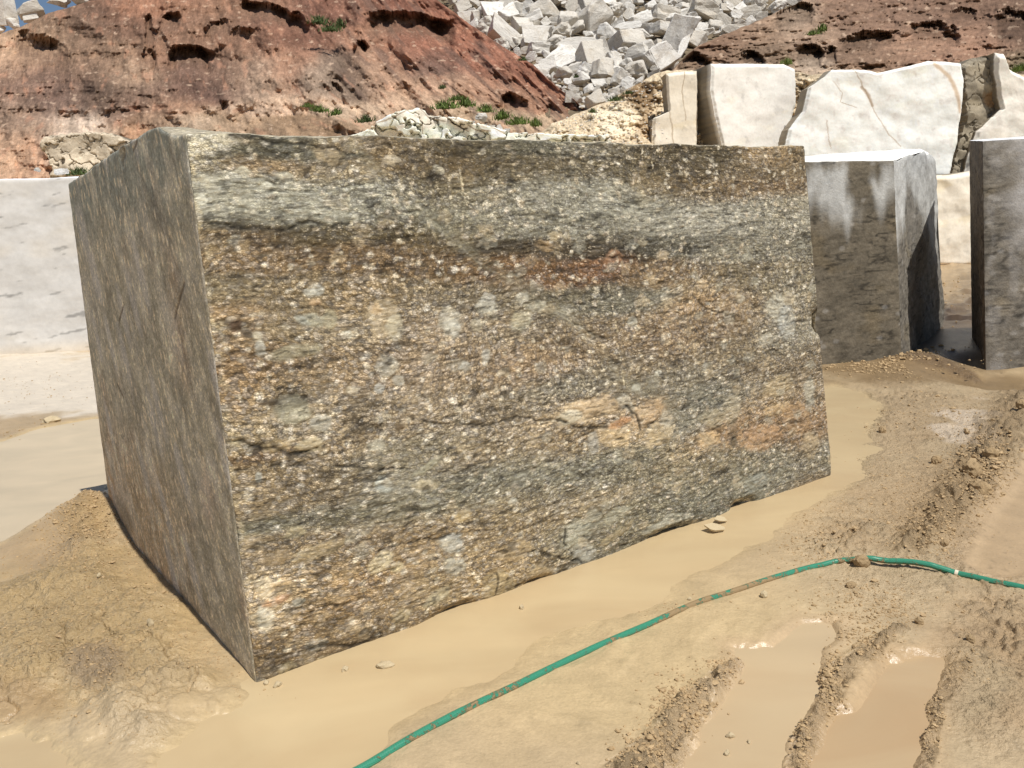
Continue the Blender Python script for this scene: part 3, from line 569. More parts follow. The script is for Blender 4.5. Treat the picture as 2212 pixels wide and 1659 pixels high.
    # worn pale line along the left arris
    m_ = ss(.055, .0, u+.03*fbm(u*2, z*14, 4, 150))*ss(-.2, .4, fbm(u*20, z*12, 3, 151))*.55*ss(.2, .6, z); tone = tone*(1-m_[..., None])+lin((205, 186, 146))*m_[..., None]
    cu, cz = uvf(435, 300); m_ = ss(1., .5, np.hypot((u-cu)/.14, (z-cz)/.07)+.5*fbm(u*14, z*14, 3, 153))*.7; tone = tone*(1-m_[..., None])+lin((206, 194, 166))*m_[..., None]
    lu = tone.mean(-1, keepdims=True); tone = (lu+(tone-lu)*.74)*np.array([1.0, 1., .91])
    # damp mud-stained foot
    foot = ss(.10, -.02, z-.02*fbm(u*6, z*0+1, 3, 152)); tone *= (1-.25*foot)[..., None]
    # flow coordinates follow folds and the vein
    fold = .10*pn(u*.8, z*1.0, 160)+.018*fbm(u*2.2, z*2.6, 2, 161)
    flow = np.stack([u+.04*fbm(u*3, z*3, 2, 162), z+fold+(u*.05)*0, np.zeros_like(u)], -1)
    return tone, grain, streak, rel, flow
def left_tone(v, z):
    # sheared grain: down-and-forward
    s1 = v*.86-z*.5; s2 = z*.86+v*.5
    n1 = fbm(s1*8, s2*4, 5, 200); n2 = fbm(v*1.4, z*1.3, 4, 201); n3 = fbm(s1*34, s2*17, 3, 202)
    tone = np.broadcast_to(lin((124, 118, 103)), v.shape+(3,)).copy()
    def bl(m_, c):
        nonlocal tone; tone = tone*(1-m_[..., None])+lin(c)*m_[..., None]
    bl(ss(.1, .7, n2)*.7, (128, 104, 84)); bl(ss(-.1, -.7, n2)*.7, (96, 92, 80))
    bl(ss(1.45, 1.85, z+.3*n2)*.8, (98, 103, 98))
    bl(ss(.85, .35, z+.3*n2)*ss(.4, 1.2, v)*.6, (132, 110, 82))
    bl(ss(.1, .45, n1)*.6, (150, 143, 128)); bl(ss(-.15, -.5, n1)*.25, (96, 88, 74))
    bl(ss(.25, .6, n3)*.35, (160, 146, 124))
    t3 = fbm(s1*13, s2*7, 4, 205); tone = tone*(1+.28*t3+.22*fbm(v*45, z*40, 3, 206))[..., None]
    bl(ss(.05, .5, fbm(s1*4.5, s2*2., 4, 207))*.45, (148, 142, 132)); bl(ss(.15, .5, fbm(s1*7+5, s2*3.4, 4, 208))*.4, (92, 85, 74))
    # long pale lenses
    f1, f2, r = cells(s1*7, s2*2.2, 31); m_ = ss(.5, .2, f1)*(r > .7)*.6; bl(m_, (138, 134, 130))
    f1, f2, r = cells(s1*26, s2*15, 33); m_ = ss(.45, .2, f1)*(r > .72)*.55; bl(m_, (176, 162, 138))
    # dark hammer hollow near the top and short dark scratches
    hu, hz = uvl(262, 345); q = np.hypot((v-hu)/.07, (z-hz)/.11)+.3*fbm(v*14, z*14, 3, 210); bl(ss(1., .5, q)*.6, (78, 66, 50)); rel = -.02*ss(1., .3, q)
    for a, b in (((403, 625), (380, 705)), ((262, 668), (252, 700)), ((247, 830), (262, 860)), ((300, 345), (290, 365))):
        p0 = uvl(*a); p1 = uvl(*b); d, _, _, _ = polyline_d(v+.004*pn(v*40, z*40, 2), z, [(float(p0[0]), float(p0[1])), (float(p1[0]), float(p1[1]))]); m_ = ss(.012, .003, d)*.7; bl(m_, (64, 52, 38)); rel = rel-.004*m_
    bl(ss(1.1, .5, np.hypot((v-uvl(262, 1120)[0])/.25, (z-.12)/.14))*.5, (82, 80, 74))
    # grazing light: keep relief very low, this face is wire-sawn
    rel = rel+.0010*fbm(s1*30, s2*12, 3, 220)
    flow = np.stack([s2*1.55, s1*.8, np.full(v.shape, 5.)], -1)
    return tone, np.full(v.shape, .55), np.full(v.shape, .08), rel, flow

BK = 1.42
_cache = {}
def big_fields(nm, p):
    key = (nm, p.shape)
    if key in _cache: return _cache[key]
    if nm == 'front': r = front_tone(p[..., 0], p[..., 2]+SINK)
    elif nm == 'left': r = left_tone(p[..., 1], p[..., 2]+SINK)
    else:
        a = p[..., 0] if nm != 'right' else p[..., 1]; b = p[..., 2] if nm not in ('top', 'bottom') else p[..., 1]
        c = lin((150, 138, 114)) if nm != 'top' else lin((158, 148, 126))
        t = c*(1+.3*fbm(a*4, b*5, 5, 240))[..., None]
        r = (t, np.full(a.shape, .5), np.full(a.shape, .5), .004*fbm(a*9, b*9, 4, 241), np.stack([a, b, b*0+3], -1))
    _cache[key] = r; return r
def big_chip(nm, p):
    q = p[..., 0]*3.1+p[..., 1]*2.3+p[..., 2]*1.7; q2 = p[..., 2]*6-p[..., 0]*5+p[..., 1]*4
    base = .010+.014*np.clip(fbm(q*2.5, q2*.9, 4, 250)+.1, 0, 1)
    foot = ss(.25, .05, p[..., 2]); base += foot*.03*np.clip(fbm(q*1.5, q2*.3, 3, 251)+.3, 0, 1)*ss(.2, .5, p[..., 0])
    return np.clip(base, .006, .08)
def big_disp(nm, p):
    # shared large scale waviness so that neighbouring faces still meet at the arrises
    Lm = np.array([Lx, 9., Lz])
    X_, Y_, Z_ = p[..., 0], p[..., 1], p[..., 2]
    big = .008*fbm(X_*1.3+Y_*1.1, Z_*1.3-Y_*.7, 3, 260)
    if nm == 'left': big = big*.4
    e = np.ones_like(X_)
    for c, Lc in ((X_, Lx), (Z_, Lz)):
        if nm in ('front', 'back') or c is Z_: e = e*ss(0, .03, c)*ss(0, .03, Lc-c)
    r = big_fields(nm, p)[3]*(e if nm in ('front', 'left') else 1)
    notch = 0
    if nm in ('front', 'right'):
        # broken corner step on the right arris and undercut scoops along the foot
        cu, cz = uvf(1762, 706); notch = -.035*ss(.1, .02, np.abs(Z_+SINK-cz-.02))*ss(.14, 0, Lx-X_) if nm == 'front' else -.02*ss(.1, .02, np.abs(Z_+SINK-cz))*ss(.2, 0, Y_)
    if nm == 'front':
        for x, y, rx in ((1160, 1262, .07), (1450, 1150, .18), (1610, 1088, .1), (985, 1325, .1)):
            cu, cz = uvf(x, y); notch = notch - .05*np.exp(-((X_-cu)/rx)**2)*ss(.05, -.01, Z_+SINK-cz)
    # left faces blend out at the shared vertical edge
    return big*e*1.0 + r + notch
def big_tone(nm, p, W): return big_fields(nm, p)[0]*BK*(1.0 if nm != 'left' else np.array([2.0, 1.96, 1.88]))
def big_attr(nm, p, W):
    r = big_fields(nm, p); return {'grain': r[1], 'streak': r[2], 'flow': r[4]}
def big_warp(q):
    v = q[..., 1]; return q[..., 2]**2*ss(.35, .0, q[..., 0])*(.06*ss(0, .18, v)*ss(1., .3, v))+q[..., 2]**3*.012*fbm(q[..., 0]*9, v*7, 4, 270)
big = cutblock('stone_block', [b0, b1, b2, b3, TF, TR, t2, TL2], (760, 300, 430), big_chip, big_disp, big_tone, M_GNEISS, big_attr, big_warp)
setp(big, 'huge sawn block of brown and grey banded speckled rock standing in the slurry pool', 'stone block')

# ---- generic paint for the other blocks
def dusty(nm, p, dark, light, dustf, seed):
    a = p[..., 0] if nm in ('front', 'back', 'top', 'bottom') else p[..., 1]; b = p[..., 2] if nm not in ('top', 'bottom') else p[..., 1]
    n1 = fbm(a*2.2, b*5, 5, seed); n2 = fbm(a*6, b*30, 4, seed+3); n3 = fbm(a*25, b*35, 3, seed+5)
    t = lin(dark)*(1+.35*n1+.35*n2+.3*n3)[..., None]
    vn = np.abs(fbm(a*1.6, b*5.5, 4, seed+20)); t = t*(1-.68*ss(.10, .0, vn)*ss(-.3, .3, fbm(a*3, b*3, 2, seed+21)))[..., None]
    oc = ss(.2, .6, fbm(a*1.5, b*2.5, 4, seed+8)); t = t*(1+oc[..., None]*np.array([.10, .05, -.06]))
    f1, f2, r = cells(a*9, b*13, seed); t = t+(ss(.4, .2, f1)*(r > .9)*.08)[..., None]
    d = dustf(nm, a, b)[..., None]
    return np.clip(t*(1-d)+lin(light)*(1+.06*n3[..., None])*d, .01, .9)
# middle wet block
m0 = g(1640, 800).ravel(); m1 = g(1951, 776).ravel(); m2 = g(2040, 705).ravel(); m3 = m0+m2-m1
nfm = np.cross(m1-m0, [0, 0, 1]); nfm /= np.linalg.norm(nfm); nrm_ = np.cross(m2-m1, [0, 0, 1]); nrm_ /= np.linalg.norm(nrm_)
T1 = onplane(np.array(1931.), np.array(345.), m1, nfm).ravel(); T2 = onplane(np.array(2022.), np.array(318.), m2, nrm_).ravel()
T0 = onplane(np.array(1640.), np.array(350.), m1, nfm).ravel(); T3 = T0+T2-T1; T3[2] = T2[2]-.02
for q in (m0, m1, m2, m3): q[2] = -.15
def mid_dust_sun(nm, a, b):
    if nm == 'top': return np.clip(.9+.2*fbm(a*4, b*4, 3, 300), 0, 1)  # top turned near-white, sunlight put into its colour
    H = 2.25; top = b-H
    wav = .28*fbm(a*3.2, b*0+.5, 3, 301)
    if nm == 'front':
        d = ss(-.62, -.25, top+wav*1.3)*ss(-.35, .25, fbm(a*2.6, b*1.1, 4, 303)+.12)
        d *= 1-ss(.12, .02, np.abs(a-(np.linalg.norm(m1-m0)-.09))+.02*fbm(a*9, b*6, 3, 304))*ss(-.9, -.6, top)*.0
        edge = ss(-.02, -.0, top); lip = ss(-.16, -.02, top+.12*fbm(a*7, b*0, 3, 305)); return np.clip(d*.8*(1-lip*.8), 0, 1)
    if nm == 'right':
        hole = ss(1., .45, np.hypot((a-.9)/.7, (top+.75)/.55)+.4*fbm(a*2, b*2, 3, 306)); d = ss(-1.1, -.5, top+wav)*(1-hole*.9)+.45*ss(1.7, 2.4, a)*ss(-1.6, -.9, top); return np.clip(d*.95, 0, .85)
    return b*0+.3
def mid_disp(nm, p):
    if nm == 'right': return .05*fbm(p[..., 1]*1.6, p[..., 2]*1.6, 4, 310)*ss(0, .2, p[..., 1]) + .006*fbm(p[..., 1]*12, p[..., 2]*12, 3, 311)
    return .004*fbm(p[..., 0]*9, p[..., 2]*12+p[..., 1]*9, 3, 311)
def mid_chip(nm, p):
    q = p[..., 1]; zz = p[..., 2]; return .02+.03*np.clip(fbm(p[..., 0]*4+q*3, zz*3, 3, 312)+.1, 0, 1)+.22*ss(1.6, 2.7, q)*ss(1.6, 2.4, zz)*ss(1., 1.5, p[..., 0])
mid = cutblock('stone_block', [m0, m1, m2, m3, T0, T1, T2, T3], (160, 160, 170), mid_chip, mid_disp,
               lambda nm, p, W: dusty(nm, p, (104, 96, 82) if nm != 'right' else (116, 110, 100), (196, 196, 192) if nm != 'top' else (244, 240, 232), mid_dust_sun, 320)*1.12, M_SLABROCK)
setp(mid, 'grey-brown wet block with sunlit white top, between the huge block and the slab', 'stone block')
# right-hand slab
s0 = np.array([4.84, 8.26, 0.]); dS = np.array([.93, -.14, 0.]); dB = np.array([.62, 1.36, 0])
nS = np.cross(dS, [0, 0, 1]); nS /= np.linalg.norm(nS)
s1 = s0+dS*3.2; s3 = s0+dB; s2 = s1+dB
nB = np.cross(dB, [0, 0, 1]); nB /= np.linalg.norm(nB)
S0 = onplane(np.array(2122.), np.array(304.), s0, nS).ravel(); S1 = S0+(s1-s0); S1[2] = S0[2]-.02; 
S3 = S0+(s3-s0); S3[2] = S0[2]+.12; S2 = S1+dB; S2[2] = S3[2]
for q in (s0, s1, s2, s3): q[2] = -.3
s0b = s0.copy()
def slab_dust(nm, a, b):
    if nm == 'top': return a*0+1
    if nm == 'left': return a*0
    return np.clip(ss(.05, .5, a-.0+.25*fbm(a*2, b*3, 4, 340)-ss(1.9, .7, b)*.35)*ss(.8, 1.5, b+.35*fbm(a*2, b*2, 3, 341))*.95+.25*ss(.1, .6, fbm(a*5, b*2, 3, 342)), 0, .92)
slab = cutblock('stone_slab', [s0, s1, s2, s3, S0, S1, S2, S3], (150, 60, 150), .012, lambda nm, p: .003*fbm(p[..., 0]*9+p[..., 1]*5, p[..., 2]*12, 3, 343),
                lambda nm, p, W: dusty(nm, p, (112, 106, 96) if nm != 'left' else (104, 92, 78), (166, 163, 160) if nm != 'top' else (240, 236, 230), slab_dust, 350)*1.3, M_SLABROCK)
setp(slab, 'grey dusty upright slab with dark narrow left side, at the right edge', 'stone slab')
# left pale block
l0 = g(-420, 800).ravel(); l1 = g(420, 738).ravel(); l2 = l1+np.array([1.2, 5, 0]); l3 = l0+np.array([1.2, 5, 0]); nL = np.cross(l1-l0, [0, 0, 1]); nL /= np.linalg.norm(nL)
q1 = onplane(np.array(420.), np.array(386.), l1, nL).ravel(); q0 = onplane(np.array(-420.), np.array(388.), l1, nL).ravel(); q1[2] = q0[2] = (q0[2]+q1[2])/2
q2 = q1+np.array([1.2, 5, .20]); q3 = q0+np.array([1.2, 5, .20])
l0[2] = l1[2] = l2[2] = l3[2] = -.1
print('left block', l0, l1, q0, q1)
def left_paint(nm, p, W):
    a = p[..., 0] if nm in ('front', 'back', 'top', 'bottom') else p[..., 1]; b = p[..., 2] if nm not in ('top', 'bottom') else p[..., 1]
    t = lin((186, 183, 178))*(1+.05*fbm(a*1.5, b*3, 5, 360)+.05*fbm(a*6, b*9, 3, 361))[..., None]
    n_ = fbm(a*1.4+b*.5, b*7-a*1.2, 4, 362); dk = ss(.42, .62, n_)*.45; t *= (1-dk)[..., None]*1.0
    wm = ss(.1, .6, fbm(a*.8, b*1.2, 3, 363)); t *= 1+wm[..., None]*np.array([.02, -.01, -.06])
    if nm == 'top': t = lin((246, 236, 222))*(1+.08*fbm(a*6, b*6, 4, 364))[..., None]
    foot = ss(.35, .1, b) if nm == 'front' else 0*b; t = t*(1-.3*foot[..., None])+lin((206, 182, 142))*.3*foot[..., None]
    return t*1.32
lb = cutblock('stone_block', [l0, l1, l2, l3, q0, q1, q2, q3], (240, 50, 120), .05, lambda nm, p: .02*fbm(p[..., 0]*1.2, p[..., 2]*1.8+p[..., 1], 4, 365), left_paint, M_WHITE)
setp(lb, 'pale grey sawn block left of the huge banded block, at the left edge', 'stone block')

# ================================================================== HILLS (terrain)
BS = 1.32      # the quarry wall and hills stand about 23 m and more away
def hollow(px, py, x, y, a, hh, tilt=0.):
    """overhung cavity: sharp lip on top, floor easing out below. returns 0..1 depth"""
    u = (px-x)/a; lip = y + tilt*(px-x) + .4*hh*(u*u) - .15*hh; t = (py-lip)/(hh*1.75)
    prof = ss(0, .3, t)*(1-ss(.45, 1.3, t)); return prof*ss(1.05, .75, np.abs(u)), ss(-.25, -.02, t)*ss(.06, -.02, t)*ss(1.1, .8, np.abs(u))
def hill(name, xs, crest, base, Dbase, Dtop, nr, hollows, paint, gul, back=16):
    """sheet from its foot to its crest, then falling away behind"""
    global BS
    cy = np.interp(xs, [c[0] for c in crest], [c[1] for c in crest]) + 3*fbm(xs*.03, xs*0, 3, 400)
    by = np.interp(xs, [c[0] for c in base], [c[1] for c in base])
    t = np.linspace(0, 1, nr)[:, None]; PY = by[None]+(cy-by)[None]*t; PX = np.broadcast_to(xs[None], PY.shape).copy()
    Db = np.interp(xs, [c[0] for c in base], [c[2] for c in base])[None]; Dc = np.interp(xs, [c[0] for c in crest], [c[2] for c in crest])[None]
    D = Db+(Dc-Db)*t**1.15
    disp, tone = gul(PX, PY, D), None
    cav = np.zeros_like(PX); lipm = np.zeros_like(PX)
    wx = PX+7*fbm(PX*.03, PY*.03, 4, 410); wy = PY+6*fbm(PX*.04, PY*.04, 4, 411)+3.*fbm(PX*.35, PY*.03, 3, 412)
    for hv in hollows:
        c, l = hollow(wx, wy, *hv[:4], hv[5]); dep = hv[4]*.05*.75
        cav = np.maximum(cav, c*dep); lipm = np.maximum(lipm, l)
    fade = ss(1.0, .93, t)
    D = D + disp*fade + cav*1.15 - .30*lipm
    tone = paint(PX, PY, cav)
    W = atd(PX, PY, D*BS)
    sk = W[0].copy(); sk[:, 2] = -.5; W = np.concatenate([sk[None], W]); tone = np.concatenate([tone[:1], tone])
    # back side
    dirv = np.array([0, 1, 0.]); rows = []
    for k in range(1, back+1):
        s_ = k/back; rows.append(W[-1]+dirv*(s_*18)+np.array([0, 0, 1])*(1.2*s_-7*s_*s_))
    B = np.stack(rows); V = np.concatenate([W, B]); T = np.concatenate([tone, np.broadcast_to(tone[-1], (back,)+tone[-1].shape)])
    me = mesh_np(name, V, gridq(*V.shape[:2], flip=False), T)
    o = link(name, me, M_HILL); setp(o, kind='structure'); return o
def pblend(t, m_, c): return t*(1-m_[..., None])+lin(c)*m_[..., None]

HK = 1.3
RC = (124, 82, 62); PLUM = (104, 78, 66); PCH = (200, 158, 118); ORG = (178, 112, 74); RED = (150, 84, 58); GRW = (176, 160, 136); TAN = (150, 120, 88)
HA = [(0, 110, 120, 60, PCH), (60, 80, 90, 40, TAN), (150, 60, 100, 40, (128, 100, 78)), (250, 40, 120, 40, (122, 86, 66)), (330, 20, 90, 30, ORG), (400, 40, 100, 40, (138, 98, 72)), (500, 70, 90, 50, (140, 100, 74)), (600, 60, 100, 50, (134, 84, 62)), (560, 20, 80, 30, (150, 104, 74)), (700, 30, 90, 30, (128, 78, 60)), (780, 20, 60, 30, (140, 90, 66)), (860, 10, 80, 20, (138, 78, 56)),
      (60, 170, 100, 50, (138, 104, 86)), (120, 200, 100, 50, (120, 92, 80)), (40, 260, 90, 50, (150, 122, 100)), (200, 130, 90, 50, (140, 108, 82)), (220, 200, 70, 40, (104, 84, 68)), (300, 160, 60, 40, (170, 140, 110)), (300, 220, 110, 40, (126, 98, 82)), (340, 130, 50, 40, (150, 104, 74)), (410, 160, 100, 40, (116, 84, 70)), (440, 200, 100, 30, (104, 74, 64)), (370, 230, 70, 30, (176, 128, 92)), (500, 160, 80, 40, (136, 102, 80)),
      (560, 180, 70, 50, (168, 142, 116)), (620, 150, 50, 50, (168, 116, 84)), (700, 180, 70, 40, (150, 132, 112)), (640, 220, 100, 20, (190, 160, 128)), (760, 170, 60, 50, (104, 86, 72)), (820, 150, 60, 50, (176, 136, 104)), (860, 110, 60, 50, (150, 92, 66)), (800, 80, 60, 30, (160, 108, 78)), (900, 80, 70, 40, (152, 86, 60)), (970, 90, 80, 40, (160, 88, 58)), (1040, 120, 80, 40, (158, 90, 62)), (1100, 160, 70, 40, (150, 84, 58)), (1180, 200, 60, 40, (156, 92, 62)),
      (940, 140, 60, 40, (116, 86, 74)), (960, 190, 80, 30, (176, 136, 104)), (1050, 190, 80, 30, (168, 124, 94)), (1120, 220, 80, 30, (160, 116, 84)), (1220, 225, 50, 30, (156, 98, 66)), (900, 220, 80, 30, (190, 156, 122)), (1020, 60, 60, 30, (150, 84, 56)),
      (20, 330, 60, 50, (196, 152, 112)), (70, 320, 40, 40, (186, 136, 98)), (160, 300, 70, 50, (204, 192, 172)), (230, 320, 40, 40, (190, 168, 136)), (290, 290, 50, 30, (178, 130, 88)), (330, 260, 60, 20, (140, 104, 74)), (400, 260, 90, 18, (176, 156, 126)), (520, 260, 90, 20, (160, 132, 98)), (650, 262, 90, 16, (150, 120, 84)), (100, 280, 80, 12, (160, 134, 108)), (560, 240, 90, 12, (192, 164, 136)), (760, 240, 70, 20, (196, 170, 136)), (1000, 240, 100, 20, (180, 156, 120)), (1150, 255, 80, 16, (178, 156, 120))]
def paint_pts(PX, PY, pts, seed, wob=1.):
    U = PX+14*wob*fbm(PX*.02, PY*.03, 4, seed); V = PY+9*wob*fbm(PX*.02, PY*.03, 4, seed+4)
    acc = np.zeros(PX.shape+(3,)); wt = np.full(PX.shape, 1e-7)
    for x, y, rx, ry, c in pts:
        w_ = np.exp(-(((U-x)/rx)**2+((V-y)/ry)**2)*1.8); acc += w_[..., None]*lin(c); wt += w_
    d0 = 1e-4; acc += d0*lin(pts[0][4])*0+d0*lin((136, 100, 76)); wt += d0
    return acc/wt[..., None]
def paintA(PX, PY, cav):
    t = paint_pts(PX, PY, HA, 420)
    # streaks run down the slope; their direction leans right towards the right-hand flank
    lean = np.interp(PX, [0, 500, 800, 1100, 1260], [-.25, .2, .75, .95, .9])
    a = PX-lean*PY*1.0; b = PY
    s1 = fbm(a*.06, b*.03, 5, 430); s2 = fbm(a*.2, b*.12, 4, 431)
    t = t*(1+.48*s1+.34*s2)[..., None]*.71
    dk = ss(.1, .5, fbm(a*.045, b*.009, 4, 432))*ss(600, 850, PX)*.6; t = pblend(t, dk, (92, 72, 64))
    wv = ss(.4, .62, fbm(PX*.045+3, PY*.11, 5, 433)); t = pblend(t, wv*.35, (206, 180, 150))
    wv = ss(.5, .62, fbm(PX*.25, PY*.25, 3, 434)); t = pblend(t, wv*.12, (220, 204, 180))
    og = ss(.3, .6, fbm(a*.05, PY*.03, 4, 435)); t = pblend(t, og*.35, (180, 116, 80))
    rt = ss(.0, .9, cav); t = pblend(t, rt*(.45+.35*ss(-.2, .5, fbm(a*.3, b*.03, 3, 436))), (104, 78, 60)); lu = t.mean(-1, keepdims=True); t = lu*np.array([1.34, .95, .71])*.5+t*.5; t *= 1.06      # browner inside the hollows, unevenly streaked
    v = 1+.3*fbm(PX*.4, PY*.4, 3, 437); t *= v[..., None]
    return t*HK
def gulA(PX, PY, D):
    lean = np.interp(PX, [0, 500, 800, 1100, 1260], [-.25, .2, .75, .95, .9]); a = PX-lean*PY
    r = 1-ridge(a*.020, PY*.005, 2, 440, .35); q = .75*r*ss(500, 800, PX)
    q += 1.3*fbm(PX*.008, PY*.010, 3, 441)+.5*fbm(PX*.03, PY*.022, 4, 442)+.10*fbm(PX*.10, PY*.09, 4, 443)
    led = fbm(PX*.006, PY*.05, 4, 444); q += .22*led*ss(600, 300, PX)
    q += .06*fbm(a*.12, PY*.03, 2, 445)
    return q
HOLA = [(90, 78, 66, 46, 26, .35), (366, 30, 22, 24, 16, -.5), (322, 40, 12, 60, 20, 1.1), (412, 100, 50, 30, 24, .08), (470, 46, 30, 26, 16, -.25), (340, 66, 22, 24, 14, .3), (590, 12, 75, 26, 24, .25), (888, 30, 100, 32, 30, .12), (1112, 205, 30, 20, 14, .2), (777, 92, 16, 22, 14, -.3), (730, 185, 14, 18, 8, 1.), (520, 60, 24, 16, 7, 0)]
crestA = [(-700, 190, 40), (-120, 98, 36), (0, 74, 35), (50, 56, 35), (95, 32, 35), (160, 12, 36), (230, -8, 36), (400, -70, 38), (700, -80, 38), (880, -40, 37), (950, 4, 36), (1020, 56, 34), (1110, 116, 31), (1150, 138, 30), (1195, 180, 28), (1235, 212, 26.5), (1275, 246, 25)]
baseA = [(-700, 420, 20), (0, 420, 20), (700, 395, 20), (1100, 360, 21), (1275, 300, 23)]
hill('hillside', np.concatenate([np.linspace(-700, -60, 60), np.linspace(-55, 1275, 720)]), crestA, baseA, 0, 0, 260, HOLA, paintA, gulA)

HB = [(1480, 150, 60, 30, (150, 120, 88)), (1560, 90, 60, 40, (128, 94, 66)), (1640, 60, 60, 40, (140, 110, 80)), (1720, 40, 60, 40, (150, 130, 104)), (1820, 30, 80, 40, (130, 96, 70)), (1950, 20, 90, 40, (126, 92, 68)), (2080, 20, 90, 40, (120, 86, 62)), (2200, 60, 60, 60, (112, 82, 60)), (1650, 120, 80, 30, (120, 98, 72)), (1760, 90, 60, 40, (146, 118, 90)), (1850, 110, 80, 30, (124, 94, 68)), (1980, 100, 90, 40, (150, 108, 76)), (2100, 100, 80, 40, (152, 106, 74)), (1760, 140, 40, 20, (150, 138, 116)), (1900, 140, 90, 20, (130, 96, 66)), (2050, 130, 90, 20, (146, 100, 70)), (2200, 140, 60, 30, (110, 100, 66)), (1500, 180, 90, 30, (200, 180, 146)), (1700, 180, 200, 30, (170, 150, 116))]
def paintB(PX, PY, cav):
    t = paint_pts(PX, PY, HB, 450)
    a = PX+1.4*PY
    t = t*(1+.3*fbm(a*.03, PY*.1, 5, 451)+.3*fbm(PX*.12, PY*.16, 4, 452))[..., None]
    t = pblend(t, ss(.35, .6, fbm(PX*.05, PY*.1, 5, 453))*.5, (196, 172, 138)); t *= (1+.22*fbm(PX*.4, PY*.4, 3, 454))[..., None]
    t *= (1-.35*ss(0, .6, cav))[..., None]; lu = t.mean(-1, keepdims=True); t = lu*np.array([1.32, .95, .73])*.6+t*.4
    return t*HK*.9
def gulB(PX, PY, D):
    return .9*fbm(PX*.010, PY*.02, 4, 460)+.5*fbm((PX+1.5*PY)*.02, PY*.06, 4, 461)+.18*fbm(PX*.1, PY*.14, 4, 462)
HOLB = [(1715, 12, 42, 26, 24, -.25), (1748, 98, 28, 24, 22, 0), (1794, 102, 14, 20, 16, 0), (1870, 70, 60, 22, 16, -.15), (2020, 50, 55, 26, 18, .1), (2190, 22, 40, 40, 26, .1), (1625, 112, 24, 20, 18, .1), (1560, 40, 20, 14, 8, -.4), (1500, 118, 40, 30, 26, .0), (2080, 20, 30, 18, 10, 0), ]
crestB = [(1440, 180, 24), (1466, 140, 25), (1500, 104, 27), (1560, 76, 29), (1640, 44, 31), (1740, -2, 35), (1850, -40, 38), (2100, -80, 42), (2900, -60, 42)]
baseB = [(1440, 260, 21.5), (1600, 250, 21.5), (1900, 250, 21.5), (2900, 250, 21.5)]
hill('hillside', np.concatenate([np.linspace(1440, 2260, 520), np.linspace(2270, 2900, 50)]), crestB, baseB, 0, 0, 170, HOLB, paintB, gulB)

# slope under the boulders
def Dr(x, y): return 25+(235-np.asarray(y, float))*.072
crestR = [(700, -130, 52), (900, -80, 49), (1300, -90, 50), (1700, -90, 49), (2200, -130, 52)]
baseR = [(700, 330, 22.5), (1300, 250, 23.8), (2200, 260, 23)]
def paintR(PX, PY, cav):
    return lin((108, 96, 78))*HK*(1+.4*fbm(PX*.08, PY*.1, 4, 470)+.3*fbm(PX*.3, PY*.3, 3, 471))[..., None]
hill('rubble_slope', np.linspace(700, 2200, 260), crestR, baseR, 0, 0, 120, [], paintR, lambda a, b, D: 1.6+.7*fbm(a*.04, b*.06, 4, 472))

# sandy rubble spur in front of the boulders (1180..1520)
crestS = [(1080, 300, 20), (1170, 285, 20.5), (1190, 268, 20.5), (1260, 240, 20.8), (1320, 215, 20.8), (1370, 185, 20.8), (1410, 162, 20.8), (1440, 152, 20.8), (1530, 150, 20.8), (1560, 150, 20.8), (1700, 150, 21), (1745, 160, 20.6), (1800, 162, 20.4), (2090, 145, 20.6), (2160, 128, 20.6), (2190, 160, 20.6), (2500, 175, 20.6)]
baseS = [(1080, 360, 17.5), (1300, 350, 17.8), (1420, 345, 19.), (1600, 345, 19.9), (2500, 400, 19.9)]
def paintS(PX, PY, cav):
    t = np.broadcast_to(lin((188, 170, 142)), PX.shape+(3,)).copy(); t *= (1+.3*fbm(PX*.06, PY*.08, 5, 480)+.3*fbm(PX*.35, PY*.35, 3, 481))[..., None]
    t = pblend(t, ss(1.1, .6, np.hypot((PX-1385)/42, (PY-205)/38)+.4*fbm(PX*.05, PY*.05, 3, 482))*.85, (112, 86, 56))
    t = pblend(t, ss(1.1, .6, np.hypot((PX-1400)/26, (PY-270)/34)+.4*fbm(PX*.05, PY*.05, 3, 483))*.6, (140, 108, 70))
    t = pblend(t, ss(1.1, .7, np.hypot((PX-1330)/50, (PY-262)/40)+.4*fbm(PX*.04, PY*.04, 3, 484))*.6, (226, 212, 186))
    t = pblend(t, ss(.35, .6, fbm(PX*.2, PY*.2, 3, 485))*.6, (236, 220, 190)); t = pblend(t, ss(.3, .6, fbm(PX*.15+9, PY*.22, 3, 486))*.5, (120, 98, 66))
    return t*HK
hill('rubble_bank', np.concatenate([np.linspace(1080, 1760, 420), np.linspace(1762, 2500, 200)]), crestS, baseS, 0, 0, 120, [], paintS, lambda a, b, D: .25*fbm(a*.03, b*.05, 4, 490)+.14*fbm(a*.09, b*.10, 4, 491)+.03*fbm(a*.4, b*.4, 3, 492), back=4)

